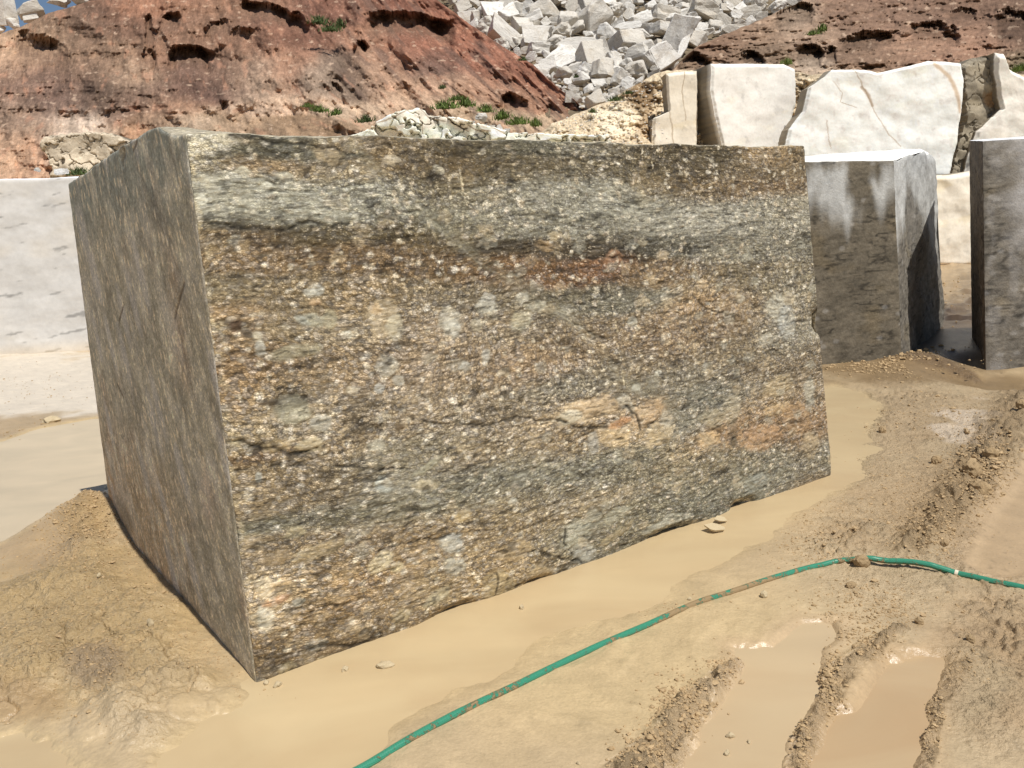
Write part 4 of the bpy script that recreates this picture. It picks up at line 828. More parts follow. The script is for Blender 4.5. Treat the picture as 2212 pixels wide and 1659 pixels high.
# ================================================================== CUT FACES of the quarry wall
def face_slab(name, top, right, bottom, left, D, yaw, thick, mat, paint, disp=.05, res=(150, 120), tilt=0., kind=None, label=None, cat=None, wob=.8, facet=0.):
    """four photo outlines (left->right / top->bottom) on a plane at distance D, extruded back by thick"""
    nx, ny = res; u = np.linspace(0, 1, nx); v = np.linspace(0, 1, ny)
    def samp(pl, t):
        pl = np.array(pl, float); d = np.r_[0, np.cumsum(np.hypot(*np.diff(pl, axis=0).T))]; d /= d[-1]
        return np.stack([np.interp(t, d, pl[:, 0]), np.interp(t, d, pl[:, 1])], -1)
    T_, B_, L__, R__ = samp(top, u), samp(bottom, u), samp(left, v), samp(right, v)
    U, V_ = np.meshgrid(u, v); U = U[..., None]; V_ = V_[..., None]
    P = (1-V_)*T_[None]+V_*B_[None]+(1-U)*L__[:, None]+U*R__[:, None]-((1-U)*(1-V_)*T_[0]+U*(1-V_)*T_[-1]+(1-U)*V_*B_[0]+U*V_*B_[-1])
    px = P[..., 0]; py = P[..., 1]
    px = px+wob*1.3*fbm(px*.06, py*.09, 4, 500); py = py+wob*fbm(px*.09, py*.06, 4, 501)
    D *= BS; thick *= BS; disp *= BS
    a0 = atd(np.array(np.mean(px)), np.array(np.mean(py)), np.array(D)).ravel()
    n_ = np.array([math.sin(yaw), -math.cos(yaw), math.tan(tilt)]); n_ /= np.linalg.norm(n_)
    W = onplane(px, py, a0, n_)
    ed = np.minimum(np.minimum(U, 1-U)*nx, np.minimum(V_, 1-V_)*ny)[..., 0]
    dd = disp*(.5*fbm(px*.016, py*.016, 2, 510)+.05*fbm(px*.09, py*.09, 4, 511)) - disp*.9*ss(5, 0, ed)
    tone = paint(px, py)
    if facet:      # fractured along joints: each piece sits a little proud or back, dark open cracks between
        f1, f2, cr_ = cells(px*.019+.6*fbm(px*.03, py*.03, 3, 530), py*.034+.6*fbm(px*.03, py*.03, 3, 531), 6)
        bo = ss(.10, .02, f2-f1); dd = dd+facet*(cr_-.5)-facet*.3*bo; tone = tone*(1-.3*bo[..., None])*(.88+.24*cr_[..., None])
    W = W+n_*dd[..., None]
    # side walls
    bk = -n_*thick; cen = W.mean((0, 1))
    def side(edge, te):
        rows = []
        for s_ in (0, .15, .5, 1): rows.append(edge+bk*s_+(.05*s_)*(edge-cen)*0+.06*s_*np.stack([fbm(edge[:, 2]*3, edge[:, 0]*3, 3, 520)]*3, -1))
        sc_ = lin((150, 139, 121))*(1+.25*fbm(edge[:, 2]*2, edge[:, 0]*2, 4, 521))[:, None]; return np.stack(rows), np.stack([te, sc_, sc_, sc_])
    Vs = [W.reshape(-1, 3)]; Fs = [gridq(ny, nx)[:, ::-1]]; Ts = [tone.reshape(-1, 3)]; off = nx*ny
    if W[-1, :, 2].min() > .3:      # the stone goes on down to the quarry floor
        dnr = W[-1].copy(); dnr[:, 2] = -.3; Vs.append(np.stack([W[-1], dnr]).reshape(-1, 3)); Ts.append(np.stack([tone[-1]]*2).reshape(-1, 3)); Fs.append(gridq(2, nx, off)[:, ::-1]); off += 2*nx
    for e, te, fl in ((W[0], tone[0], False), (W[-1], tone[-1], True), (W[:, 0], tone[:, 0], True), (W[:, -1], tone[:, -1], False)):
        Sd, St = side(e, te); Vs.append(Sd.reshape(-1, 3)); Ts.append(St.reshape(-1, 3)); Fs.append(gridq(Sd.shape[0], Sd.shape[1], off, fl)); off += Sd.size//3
    me = mesh_np(name, np.concatenate(Vs), np.concatenate(Fs), np.concatenate(Ts))
    o = link(name, me, mat); recenter(me, o); setp(o, label, cat, kind=kind); return o
WKK = 1.38
def pw(base, seed, stain=.5, cracks=(), dark=None, rough=.05):
    def f(px, py):
        t = lin(base)*(1+rough*fbm(px*.02, py*.03, 5, seed)+.05*fbm(px*.2, py*.2, 3, seed+1))[..., None]
        st = ss(.25, .6, fbm(px*.012, py*.02, 4, seed+2))*stain; t = t*(1+st[..., None]*np.array([0, -.04, -.14]))
        ck = ss(.3, .62, fbm(px*.045, py*.035, 5, seed+3))*.16; t *= (1-ck)[..., None]
        for c in cracks:
            d, _, _, _ = polyline_d(px+2*fbm(px*.05, py*.05, 3, seed+5), py, c[1]); t = pblend(t, ss(c[0]*1.5, c[0]*.3, d+.5*np.abs(pn(px*.2, py*.2, 2)))*.75, c[2] if len(c) > 2 else (150, 130, 104))
        if dark is not None: t = dark(t, px, py)
        return np.clip(t*WKK, .01, .93)
    return f
W_ = (214, 209, 200); Wc = (218, 214, 207)
face_slab('cut_stone', [(1538, 137), (1620, 137), (1696, 138), (1719, 149)], [(1719, 149), (1721, 225), (1704, 290), (1698, 330)], [(1566, 330), (1698, 330)], [(1538, 137), (1536, 196), (1547, 253), (1566, 330)], 19.0, .30, 1.3, M_WHITE, pw(W_, 600), .05,
          label='squarish white cut rock face between two dark joints above the huge block', cat='rock face')
face_slab('cut_stone', [(1440, 158), (1465, 154), (1506, 152)], [(1506, 152), (1508, 230), (1506, 330)], [(1408, 330), (1506, 330)], [(1440, 158), (1443, 200), (1446, 240), (1412, 255), (1408, 330)], 19.0, .05, .45, M_WHITE, pw((210, 200, 182), 610, .8, [(1.6, [(1446, 240), (1452, 275), (1456, 330)]), (1.2, [(1480, 155), (1474, 200), (1482, 260)])]), .06, (80, 110),
          label='narrow cream rock pillar with a vertical crack, leftmost cut face of the quarry wall', cat='rock pillar')
face_slab('cut_stone', [(1782, 166), (1800, 150), (1845, 149), (1880, 152), (1898, 157), (1960, 143), (2008, 131), (2045, 132), (2080, 136)], [(2080, 136), (2086, 170), (2080, 240), (2070, 310), (2052, 384)], [(1690, 384), (1900, 384), (2052, 384)],
          [(1782, 166), (1748, 190), (1737, 240), (1706, 280), (1698, 312), (1690, 384)], 18.6, .06, .45, M_WHITE,
          pw(Wc, 620, .4, [(1.3, [(1846, 150), (1862, 180), (1890, 240), (1920, 290), (1946, 316)]), (3.5, [(1863, 188), (1876, 206), (1886, 228)], (140, 118, 92)), (1., [(1800, 175), (1820, 200), (1816, 220), (1850, 232)]), (5., [(2020, 138), (2050, 165), (2066, 200), (2076, 240)], (176, 150, 118)), (1., [(1786, 260), (1790, 300), (1796, 320)])]), .07, (240, 160),
          label='widest white cut rock face with a diagonal crack, behind the wet block', cat='rock face')
def vein_dark(t, px, py):
    return pblend(t, ss(1.1, .6, np.hypot((px-2146)/22, (py-212)/20)+.4*fbm(px*.05, py*.05, 3, 3))*.8, (150, 116, 78))
face_slab('rock_column', [(2086, 140), (2110, 122), (2150, 116)], [(2150, 116), (2150, 170), (2172, 245), (2110, 290), (2095, 330), (2078, 400)], [(2050, 400), (2078, 400)], [(2086, 140), (2084, 190), (2086, 260), (2072, 310), (2050, 400)], 19.2, .1, 1.0, M_SLABROCK, pw((138, 128, 110), 630, .4, rough=.5, dark=vein_dark), .15, facet=.12, res=(90, 140), wob=2.2,
          label='dark grey rough rock seam rising between two white faces near the right edge', cat='rock seam')
face_slab('cut_stone', [(2150, 113), (2171, 116), (2182, 148), (2212, 164), (2330, 175)], [(2330, 175), (2330, 400)], [(2080, 400), (2330, 400)], [(2150, 113), (2152, 160), (2166, 235), (2112, 285), (2096, 330), (2080, 400)], 19.0, -.05, .45, M_WHITE, pw((216, 208, 196), 640, .3), .08, (150, 130), wob=1.5,
          label='white rock face with a pointed top at the right edge, right of the grey seam', cat='rock face')
face_slab('cut_stone', [(1900, 372), (2046, 378), (2075, 374), (2110, 367), (2400, 360)], [(2400, 360), (2400, 585)], [(1900, 575), (2400, 585)], [(1900, 372), (1900, 575)], 17.6, .0, 1.2, M_WHITE, pw((212, 203, 186), 650, .9), .08, (240, 90),
          label='low cream stone bench seen through the gap between wet block and slab', cat='stone bench')
# light rock ledge behind the huge block's top edge
LEDGE_CR = [(w_*2.2, p_, (124, 108, 88)) for w_, p_ in [(.9, [(800, 268), (835, 262), (860, 250), (880, 238)]), (.8, [(905, 232), (925, 252), (960, 262)]), (.8, [(960, 250), (985, 268), (1010, 282)]), (.8, [(1010, 268), (1030, 280), (1060, 285)]), (.7, [(912, 262), (912, 290)]), (.8, [(1060, 275), (1090, 290)]), (.8, [(740, 292), (790, 275)])]]
face_slab('rock_ledge', [(690, 296), (760, 292), (800, 278), (812, 262), (838, 250), (862, 238), (905, 228), (925, 246), (985, 252), (1040, 268), (1090, 282), (1200, 290), (1320, 292)], [(1320, 292), (1320, 345)], [(690, 345), (1320, 345)], [(690, 296), (690, 345)], 16.2, .0, 1.6, M_SLABROCK, pw((222, 212, 194), 660, .7, LEDGE_CR, rough=.25), .12, facet=.42, res=(420, 90), wob=2.2,
          label='cream cracked rock ledge showing just above the top edge of the huge block', cat='rock ledge')
face_slab('rock_outcrop', [(88, 292), (130, 288), (200, 282), (255, 292), (290, 318)], [(290, 318), (300, 360), (310, 400)], [(95, 400), (310, 400)], [(88, 292), (80, 310), (100, 345), (112, 370), (95, 400)], 19.3, .1, 1.5, M_SLABROCK, pw((182, 168, 146), 670, .5, [(1., [(150, 290), (180, 320), (215, 335)]), (1., [(220, 290), (240, 330), (262, 360)])], rough=.3), .2, facet=.2, res=(200, 110), wob=5.5,
          label='pale grey rock outcrop at the foot of the red slope above the left block', cat='rock outcrop')

# ================================================================== BOULDERS
def boulder_mesh(name, seed, style):
    r_ = random.Random(seed); bm = bmesh.new()
    if style == 'block':
        pts = [Vector((sx*r_.uniform(.45, 1.05), sy*r_.uniform(.5, 1.05), sz*r_.uniform(.45, 1.05))) for sx in (-1, 1) for sy in (-1, 1) for sz in (-1, 1)] + [Vector((r_.uniform(-1, 1), r_.uniform(-1, 1), r_.choice((-1, 1))*r_.uniform(.8, 1.05))) for _ in range(2)]
    elif style == 'plate':
        pts = [Vector((math.cos(a)*r_.uniform(.7, 1), z*r_.uniform(.8, 1.), math.sin(a)*r_.uniform(.65, 1))) for a in [i*math.pi/4+r_.uniform(-.25, .25) for i in range(8)] for z in (-.9, .9)]
    else:
        pts = []
        for _ in range(16):
            v = Vector((r_.gauss(0, 1), r_.gauss(0, 1), r_.gauss(0, 1))).normalized(); pts.append(v*r_.uniform(.8, 1.05))
    for p in pts: bm.verts.new(p)
    bmesh.ops.convex_hull(bm, input=bm.verts)
    lo = [v for v in bm.verts if not v.link_faces]
    bmesh.ops.delete(bm, geom=lo, context='VERTS')
    bmesh.ops.dissolve_limit(bm, angle_limit=math.radians(8), verts=bm.verts, edges=bm.edges)
    bmesh.ops.bevel(bm, geom=list(bm.edges), offset=.06, segments=1, affect='EDGES', clamp_overlap=True)
    bmesh.ops.triangulate(bm, faces=bm.faces)
    for _ in range(2):
        ed = [e for e in bm.edges if e.calc_length() > .28]
        if ed: bmesh.ops.subdivide_edges(bm, edges=ed, cuts=1)
        bmesh.ops.triangulate(bm, faces=[f for f in bm.faces if len(f.verts) > 3])
    o_ = Vector((seed*3.1, 1.7, 0))
    rough_ax = Vector((r_.uniform(-1, 1), r_.uniform(-1, 1), r_.uniform(-1, 1))).normalized()
    bm.normal_update()
    for v in bm.verts:
        k = .3+max(0, v.normal.dot(rough_ax))*1.1   # one broken side rougher, the others nearly flat
        n_ = mnoise.fractal(v.co*1.6+o_, .9, 2., 4)*.15 + mnoise.fractal(v.co*4+o_, .9, 2., 3)*.09
        v.co += v.normal*n_*k
    me = bpy.data.meshes.new(name); bm.to_mesh(me); bm.free(); me.materials.append(M_BOULDER)
    return me
BM = {'block': [boulder_mesh('boulder', 10+i, 'block') for i in range(9)], 'round': [boulder_mesh('boulder', 40+i, 'round') for i in range(8)], 'plate': [boulder_mesh('boulder', 70+i, 'plate') for i in range(5)]}
_bi = 0
def place_boulder(x, y, rx, ry, style, label, group=None, rot=None, dD=0., cat='boulder', depth=None, name='boulder', D=None, mesh=None):
    global _bi; _bi += 1
    r_ = random.Random(_bi*7+1)
    D = (float(Dr(x, y))+dD if D is None else D)*BS
    me = mesh or r_.choice(BM[style]); o = bpy.data.objects.new(name, me); COL.objects.link(o)
    c = atd(np.array(float(x)), np.array(float(y)), np.array(D)).ravel(); s_ = D/FPX
    sy = depth if depth else (rx+ry)/2*.9
    if style == 'plate': sy = min(rx, ry)*.35
    # own tilt first, then stretched to the outline seen
    o.location = c.tolist()
    ang = math.radians(rot if rot is not None else r_.uniform(-22, 22))
    o.rotation_euler = (r_.uniform(-.45, .25), -ang, r_.uniform(-.55, .55))
    o.scale = (rx*s_*1.06, sy*s_*1.1, ry*s_*1.06)
    setp(o, label, cat, group)
    return o
def G_(z): return z
HAND = [(1159, 79, 31, 25, 'block', 'bright white square-faced boulder on the left side of the rubble heap, beside the red slope', -8), (1215, 127, 42, 27, 'plate', 'large grey flat-faced slab leaning low in the rubble heap', 22), (1300, 150, 26, 37, 'round', 'tall pale rough boulder standing on end at the foot of the rubble heap', 5),
        (1375, 152, 28, 24, 'round', 'cream squarish boulder resting on the sandy bank below the rubble heap', 0), (1379, 121, 26, 15, 'block', 'bright white flat-topped boulder just above the cream squarish one', 3), (1425, 128, 30, 25, 'block', 'grey-white angular boulder leaning at the lower right of the rubble heap', 35),
        (1459, 82, 27, 42, 'block', 'long beige boulder tilted upright beside the brown hillside', -25), (1176, 22, 37, 25, 'round', 'grey boulder with a brown-stained left side near the top of the rubble heap', 0), (1226, 42, 23, 24, 'round', 'dark grey rounded boulder between two big grey stones near the top of the heap', 0), (1283, 38, 33, 26, 'block', 'big grey boulder with a sloping top, upper middle of the rubble heap', 30),
        (1125, 54, 21, 16, 'block', 'small beige blocky boulder above the bright white square-faced one', 0), (1090, 72, 42, 20, 'block', 'long sloping pale boulder along the left edge of the rubble heap', -38), (1215, 67, 28, 19, 'round', 'white wedge boulder right of the bright square-faced one', 18), (1250, 97, 50, 17, 'plate', 'wide brown-banded flat boulder in the middle of the rubble heap', 0),
        (1270, 128, 30, 26, 'block', 'shaded grey boulder under the wide brown-banded one', 5), (1312, 70, 20, 22, 'round', 'pale boulder with dark layered side right of the heap centre', 30), (1349, 89, 35, 20, 'block', 'two-tone white boulder with a brown stripe, right of the heap centre', 5), (1381, 73, 27, 11, 'round', 'low layered oval boulder right of the heap centre', 0), (1359, 56, 36, 9, 'plate', 'thin grey slab lying flat above the low oval boulder', 6),
        (1379, 42, 24, 12, 'block', 'grey sloping block in the upper right of the heap', 20), (1431, 33, 30, 17, 'block', 'pale slanting block with a dark seam, upper right of the heap', -12), (1430, 62, 26, 14, 'block', 'beige layered block below the slanting seamed one', -8), (1401, 101, 20, 15, 'round', 'greenish grey rounded boulder above the flat-topped white one', 0), (1307, 106, 9, 32, 'plate', 'thin upright grey plate wedged between boulders', 14),
        (1328, 137, 14, 20, 'block', 'small grey block behind the tall upright boulder', 10), (1354, 138, 19, 13, 'round', 'dark shaded boulder left of the bright flat-topped one', 0), (1219, 158, 23, 14, 'round', 'layered grey boulder below the large leaning slab', 10), (1258, 170, 21, 14, 'round', 'pale round-backed boulder near the foot of the heap', 8), (1338, 170, 16, 17, 'block', 'grey boulder leaning against the tall upright one', -30), (1356, 181, 18, 13, 'plate', 'light grey plate lying on the sandy bank', 10),
        (1288, 215, 20, 14, 'block', 'white boulder at the very foot of the rubble heap', 20), (1064, 26, 26, 22, 'block', 'pale green-stained boulder at the upper left of the heap', 0), (1100, 30, 22, 14, 'block', 'slanting grey boulder behind the green-stained one', 25), (1052, 48, 18, 14, 'round', 'rounded white-topped boulder at the red slope’s crest', 0), (1520, 22, 30, 16, 'block', 'big pale boulder at the upper right of the heap beside the brown hill', -20), (1490, 58, 16, 12, 'round', 'bright round boulder against the brown hillside', 0),
        (1476, 100, 9, 32, 'plate', 'dark grey upright plate leaning on the long beige boulder', -28), (1330, 20, 22, 16, 'round', 'pale boulder at the top middle of the heap', 0), (1235, 15, 14, 20, 'plate', 'upright grey plate beside the brown-stained boulder', -18)]
for x, y, rx, ry, st, lab, rt in HAND:
    place_boulder(x, y, rx*1.1, ry*1.1, st, lab, None, rt, dD=-1.2)
placed = [(h[0], h[1], (h[2]+h[3])/2) for h in HAND]
inR = [(940, -40), (1020, 52), (1110, 112), (1190, 172), (1236, 208), (1265, 236), (1320, 214), (1370, 184), (1440, 146), (1470, 125), (1500, 98), (1640, 40), (1760, -20), (1760, -60), (940, -60)]
REFS = ['the bright white square-faced boulder', 'the large leaning grey slab', 'the tall upright pale boulder', 'the cream squarish boulder', 'the bright flat-topped boulder', 'the grey-white angular boulder', 'the long upright beige boulder', 'the brown-stained grey boulder', 'the dark rounded boulder', 'the big sloping grey boulder',
        'the small beige blocky boulder', 'the long sloping pale boulder', 'the white wedge boulder', 'the wide brown-banded boulder', 'the shaded boulder under the banded one', 'the dark-sided layered boulder', 'the two-tone striped boulder', 'the low layered oval boulder', 'the thin flat grey slab', 'the grey sloping block',
        'the slanting seamed block', 'the beige layered block', 'the greenish rounded boulder', 'the thin upright grey plate', 'the small grey block', 'the dark shaded boulder', 'the layered grey boulder', 'the round-backed boulder', 'the small leaning grey boulder', 'the light grey plate', 'the white boulder at the heap foot', 'the green-stained boulder', 'the slanting grey boulder', 'the white-topped crest boulder', 'the big upper right boulder', 'the bright round boulder', 'the dark upright plate', 'the pale top middle boulder', 'the upright plate at the top']
def filler_label(x, y, rad, st, rot):
    i = min(range(len(HAND)), key=lambda k: math.hypot(HAND[k][0]-x, HAND[k][1]-y)); dx, dy = x-HAND[i][0], HAND[i][1]-y
    dr = ['right of', 'up and right of', 'above', 'up and left of', 'left of', 'down and left of', 'below', 'down and right of'][int(round(math.degrees(math.atan2(dy, dx))/45)) % 8]
    sz = 'small' if rad < 10 else 'middling' if rad < 16 else 'large'; sh = {'block': 'angular', 'round': 'rounded', 'plate': 'flat slab-like'}[st]
    lean = ' left-tilted' if rot > 15 else ' right-tilted' if rot < -15 else ''
    far = '' if math.hypot(dx, dy) < 45 else 'far ' if math.hypot(dx, dy) > 90 else 'some way '
    return f'{sz}{lean} {sh} stone {far}{dr} {REFS[i]}'
fr = random.Random(3); cnt = 0
for tr in range(9000):
    if cnt >= 235: break
    x = fr.uniform(940, 1760); y = fr.uniform(-45, 238)
    if poly_sd(np.array([x]), np.array([y]), inR)[0] < -4: continue
    rad = fr.choice((9, 12, 15, 19, 24)) if y < 165 else fr.choice((6, 8, 10, 13))
    if tr > 2500: rad = min(rad, 11)
    if any(math.hypot(x-a, (y-b)*1.2) < (c+rad)*.62 for a, b, c in placed): continue
    placed.append((x, y, rad)); cnt += 1
    st_ = fr.choice(('block', 'block', 'round', 'plate')) if rad > 7 else 'round'; rt_ = fr.uniform(-35, 35)
    place_boulder(x, y, rad*fr.uniform(1., 1.4), rad*fr.uniform(.7, 1.05), st_, filler_label(x, y, rad, st_, rt_), 'broken stones of the rubble heap', rt_, dD=fr.uniform(-.6, .2), name='boulder')
print('boulders', cnt)
# skyline boulders at the upper left
for x, y, rx, ry, st, lab, rt in [(8, 26, 24, 30, 'block', 'big grey-white boulder on the skyline in the photo’s upper left corner', 0), (68, 22, 24, 13, 'block', 'wide white boulder on the skyline, second from the upper left corner', 10), (47, 30, 10, 14, 'round', 'shaded white boulder tucked under the wide skyline one', 0), (30, 50, 22, 14, 'round', 'pale boulder on the crest below the corner boulder', -15),
                                 (64, 38, 17, 9, 'block', 'low white stone on the crest below the wide skyline boulder', 15), (0, 62, 14, 12, 'round', 'grey stone at the left edge under the corner boulder', 0), (128, 4, 24, 14, 'round', 'grey boulder on the skyline where the red slope meets the photo’s top edge', 0), (175, -4, 18, 12, 'block', 'pale boulder cut by the top edge right of the grey skyline one', 0), (212, -6, 20, 10, 'block', 'white boulder cut by the top edge, rightmost on the skyline', 10), (-40, 50, 30, 30, 'block', 'white boulder on the skyline just outside the left edge', 0)]:
    place_boulder(x, y, rx, ry, st, lab, None, rt, D=36.3)
# stones lying on other things
place_boulder(130, 371, 15, 6.5, 'block', 'flat white stone on top of the pale left block', None, 2, D=15.8/BS, cat='stone', name='loose_stone')
place_boulder(82, 366, 9, 6, 'round', 'small cream stone on top of the pale left block, left of the flat one', None, 0, D=15.9/BS, cat='stone', name='loose_stone')
place_boulder(354, 284, 17, 9, 'round', 'white lump of rock showing over the huge block’s top left corner', None, 12, D=3.42/BS, cat='stone', name='loose_stone')
place_boulder(1040, 253, 16, 12, 'round', 'brownish rock standing on the cream ledge', None, -10, D=17.5, cat='stone', name='loose_stone')
for x, y, r_, lab in ((1018, 268, 8, 'white stone left of the brownish rock on the ledge'), (1062, 275, 7, 'white stone right of the brownish rock on the ledge'), (1078, 278, 8, 'larger white stone in the row on the ledge'), (1096, 282, 6, 'last white stone in the row on the ledge'), (1048, 273, 6, 'small white stone directly under the brownish rock')):
    place_boulder(x, y, r_, r_*.75, 'block', lab, None, None, D=16.6, cat='stone', name='loose_stone')

# small scree: uncountable chips under the boulders, on the bank and on the bench
def scree(name, n, sampler, mat, label=None, seed=1, squash=.7):
    r_ = np.random.default_rng(seed); t = (1+5**.5)/2
    ico = np.array([(-1, t, 0), (1, t, 0), (-1, -t, 0), (1, -t, 0), (0, -1, t), (0, 1, t), (0, -1, -t), (0, 1, -t), (t, 0, -1), (t, 0, 1), (-t, 0, -1), (-t, 0, 1)], float)/1.9
    fi = np.array([(0, 11, 5), (0, 5, 1), (0, 1, 7), (0, 7, 10), (0, 10, 11), (1, 5, 9), (5, 11, 4), (11, 10, 2), (10, 7, 6), (7, 1, 8), (3, 9, 4), (3, 4, 2), (3, 2, 6), (3, 6, 8), (3, 8, 9), (4, 9, 5), (2, 4, 11), (6, 2, 10), (8, 6, 7), (9, 8, 1)])
    P, s_ = sampler(n, r_); n = len(P)
    V = ico[None]*r_.uniform(.65, 1.3, (n, 12, 1))
    a = r_.uniform(0, 6.28, n); ca, sa = np.cos(a)[:, None], np.sin(a)[:, None]
    V = V*np.stack([r_.uniform(.7, 1.4, n), r_.uniform(.7, 1.2, n), r_.uniform(.5, 1., n)*squash], -1)[:, None]
    V = np.stack([V[..., 0]*ca-V[..., 1]*sa, V[..., 0]*sa+V[..., 1]*ca, V[..., 2]], -1)*s_[:, None, None]+P[:, None]
    Fq = (fi[None]+np.arange(n)[:, None, None]*12).reshape(-1, 3)
    me = mesh_np(name, V, Fq, smooth=False); o = link(name, me, mat); setp(o, label, kind='stuff'); return o
def smp_heap(n, r_):
    n = 1500; x = r_.uniform(930, 1770, n*2); y = r_.uniform(-50, 240, n*2); k = poly_sd(x, y, inR) > -6; x, y = x[k][:n], y[k][:n]
    D = Dr(x, y)+r_.uniform(.5, 1.5, len(x)); D = D*BS; return atd(x, y, D), r_.uniform(2, 6, len(x))*D/FPX
scree('rubble_chips', 5200, smp_heap, M_BOULDER, 'white stone chips filling the gaps of the rubble heap', 2)
def smp_bank(n, r_):
    x = r_.uniform(1190, 1440, n); t = r_.uniform(0, 1, n); c = np.interp(x, [p[0] for p in crestS], [p[1] for p in crestS]); y = c+t*(325-c); D = (18.1+(20.7-18.1)*(1-t)-.1)*BS; return atd(x, y, D), r_.uniform(.4, 2.2, n)**1.3*D/FPX
scree('bank_gravel', 450, smp_bank, M_BOULDER, 'pale gravel scattered over the sandy bank', 3)

# ================================================================== GRASS
def grass_mesh(name, seed, n=150):
    r_ = np.random.default_rng(seed); V = []; Fq = []
    for i in range(n):
        a = r_.uniform(0, 6.28); q = min(abs(r_.normal(0, .4)), .7); x = math.cos(a)*q; y = math.sin(a)*q*.7; h_ = r_.uniform(.25, .75)*(1.1-min(q, 1)*.6); le = r_.uniform(-.35, .35); w_ = r_.uniform(.02, .045); b = r_.uniform(0, 3.14)
        dx, dy = math.cos(b)*w_, math.sin(b)*w_; k = len(V)
        V += [(x-dx, y-dy, 0), (x+dx, y+dy, 0), (x+dx*.7+le*.4, y+dy*.7, h_*.6), (x-dx*.7+le*.4, y-dy*.7, h_*.6), (x+le, y+r_.uniform(-.2, .2), h_)]
        Fq += [(k, k+1, k+2), (k, k+2, k+3), (k+3, k+2, k+4)]
    return mesh_np(name, np.array(V), np.array(Fq), smooth=False)
M_GRASS = mat_plain('grass', (96, 112, 52), .7, 3, .4, 0, .01)
M_GRASSD = mat_plain('dark scrub', (74, 88, 46), .7, 3, .4, 0, .01)
GM = [grass_mesh('grass_tuft', s_) for s_ in (1, 2, 3)]
for i, (x, y, r_, D, lab, dk) in enumerate([(962, 228, 26, 19.6, 'bright green grass tuft below the red slope, left of two', 0), (1008, 222, 26, 20.2, 'bright green grass tuft beside the brownish rock, right of two', 0), (985, 212, 16, 20.6, 'small green tuft behind the two bright ones', 0), (1050, 236, 22, 19.8, 'olive grass tuft left of the low white stones', 0), (1085, 250, 26, 19.6, 'wide olive grass tuft under the red slope', 0), (1120, 262, 24, 19.4, 'green grass tuft over the white stones of the ledge', 0), (1158, 266, 22, 19.3, 'green grass tuft where the ledge meets the sandy bank', 0),
                                      (790, 258, 20, 18.6, 'dark green tuft above the left part of the ledge', 1), (690, 236, 20, 19.2, 'low green tuft on the bench below the red slope', 0), (725, 243, 18, 19.2, 'low green tuft right of the bench tuft', 0), (665, 228, 12, 19.5, 'tiny green tuft on the bench, leftmost', 0), (955, 188, 12, 24, 'small tuft growing in the red gully', 1), (1330, 214, 14, 20.4, 'dark tuft on the crest of the sandy bank', 1), (1280, 240, 12, 20., 'small dark tuft low on the sandy bank’s crest', 1), (1356, 200, 10, 20.4, 'tiny dark tuft high on the sandy bank', 1),
                                      (690, 45, 24, 30, 'dark scrub patch high on the red slope', 1), (735, 52, 22, 30, 'dark scrub patch right of the first, high on the red slope', 1), (715, 62, 20, 29.5, 'thin scrub under the two patches on the red slope', 1), (1775, 62, 20, 30.5, 'green tuft in a furrow of the brown hillside', 0), (1755, 72, 14, 30, 'lower green tuft in the same furrow of the brown hill', 0), (1700, 134, 18, 24.5, 'green tuft behind the squarish white face', 0), (2205, 148, 20, 22, 'green bush behind the wall at the right edge', 0), (1130, 128, 10, 30, 'small green tuft near the crest of the red slope', 1), (1245, 105 + 60, 8, 27, 'tiny tuft by the lower crest of the red slope', 1),
                                      (170, 372, 22, 18.6, 'dry dark scrub at the foot of the outcrop, above the left block', 1), (215, 372, 16, 18.6, 'dry dark scrub right of the other, near the huge block', 1)]):
    o = bpy.data.objects.new('grass_tuft', GM[i % 3]) if i > 2 else link('grass_tuft', GM[i % 3], M_GRASS)
    if i > 2: COL.objects.link(o)
    if dk:
        o.material_slots[0].link = 'OBJECT'; o.material_slots[0].material = M_GRASSD
    D *= BS; s_ = r_*1.55*D/FPX; o.location = atd(np.array(float(x)), np.array(float(y)+r_*.25), np.array(float(D))).ravel().tolist(); o.scale = (s_*1.2, s_*.9, s_*.8); o.rotation_euler = (0, 0, i*1.3)
    setp(o, lab, 'grass')

# ================================================================== HOSE
def catmull(P, n=10):
    P = np.array(P, float); P = np.vstack([2*P[0]-P[1], P, 2*P[-1]-P[-2]]); out = []
    for i in range(1, len(P)-2):
        for t in np.linspace(0, 1, n, endpoint=False):
            out.append(.5*((2*P[i])+(-P[i-1]+P[i+1])*t+(2*P[i-1]-5*P[i]+4*P[i+1]-P[i+2])*t*t+(-P[i-1]+3*P[i]-3*P[i+1]+P[i+2])*t**3))
    out.append(P[-2]); return np.array(out)
HR = .0124; CK = (1.45, 1.7, 2.05, 2.3)
def gh(P):  # ground height under points
    return ground_fields(P[:, 0], P[:, 1])[0]
hp = [(620, 1735), (700, 1693), (775, 1654), (860, 1609), (980, 1546), (1110, 1482), (1240, 1419), (1370, 1362), (1500, 1305), (1580, 1278), (1650, 1254), (1710, 1236), (1770, 1221), (1820, 1213), (1870, 1210), (1920, 1211), (1970, 1216), (2020, 1225), (2070, 1240), (2130, 1254), (2212, 1272), (2350, 1300), (2500, 1330)]
def lf(x): return .022*float(ss(1800, 1900, np.array(x))*ss(2080, 1990, np.array(x)))
H0 = np.array([g(x, y, HR*1.3+lf(x)).ravel() for x, y in hp]); HC = catmull(H0, 14)
hz = np.minimum(np.maximum(gh(HC), 0), .03)+HR*.35
ppx, ppy = proj(HC)
lift = .022*ss(1800, 1900, ppx)*ss(2080, 1990, ppx); HC[:, 2] = np.convolve(np.pad(hz, 6, 'edge'), np.ones(13)/13, 'valid')+lift
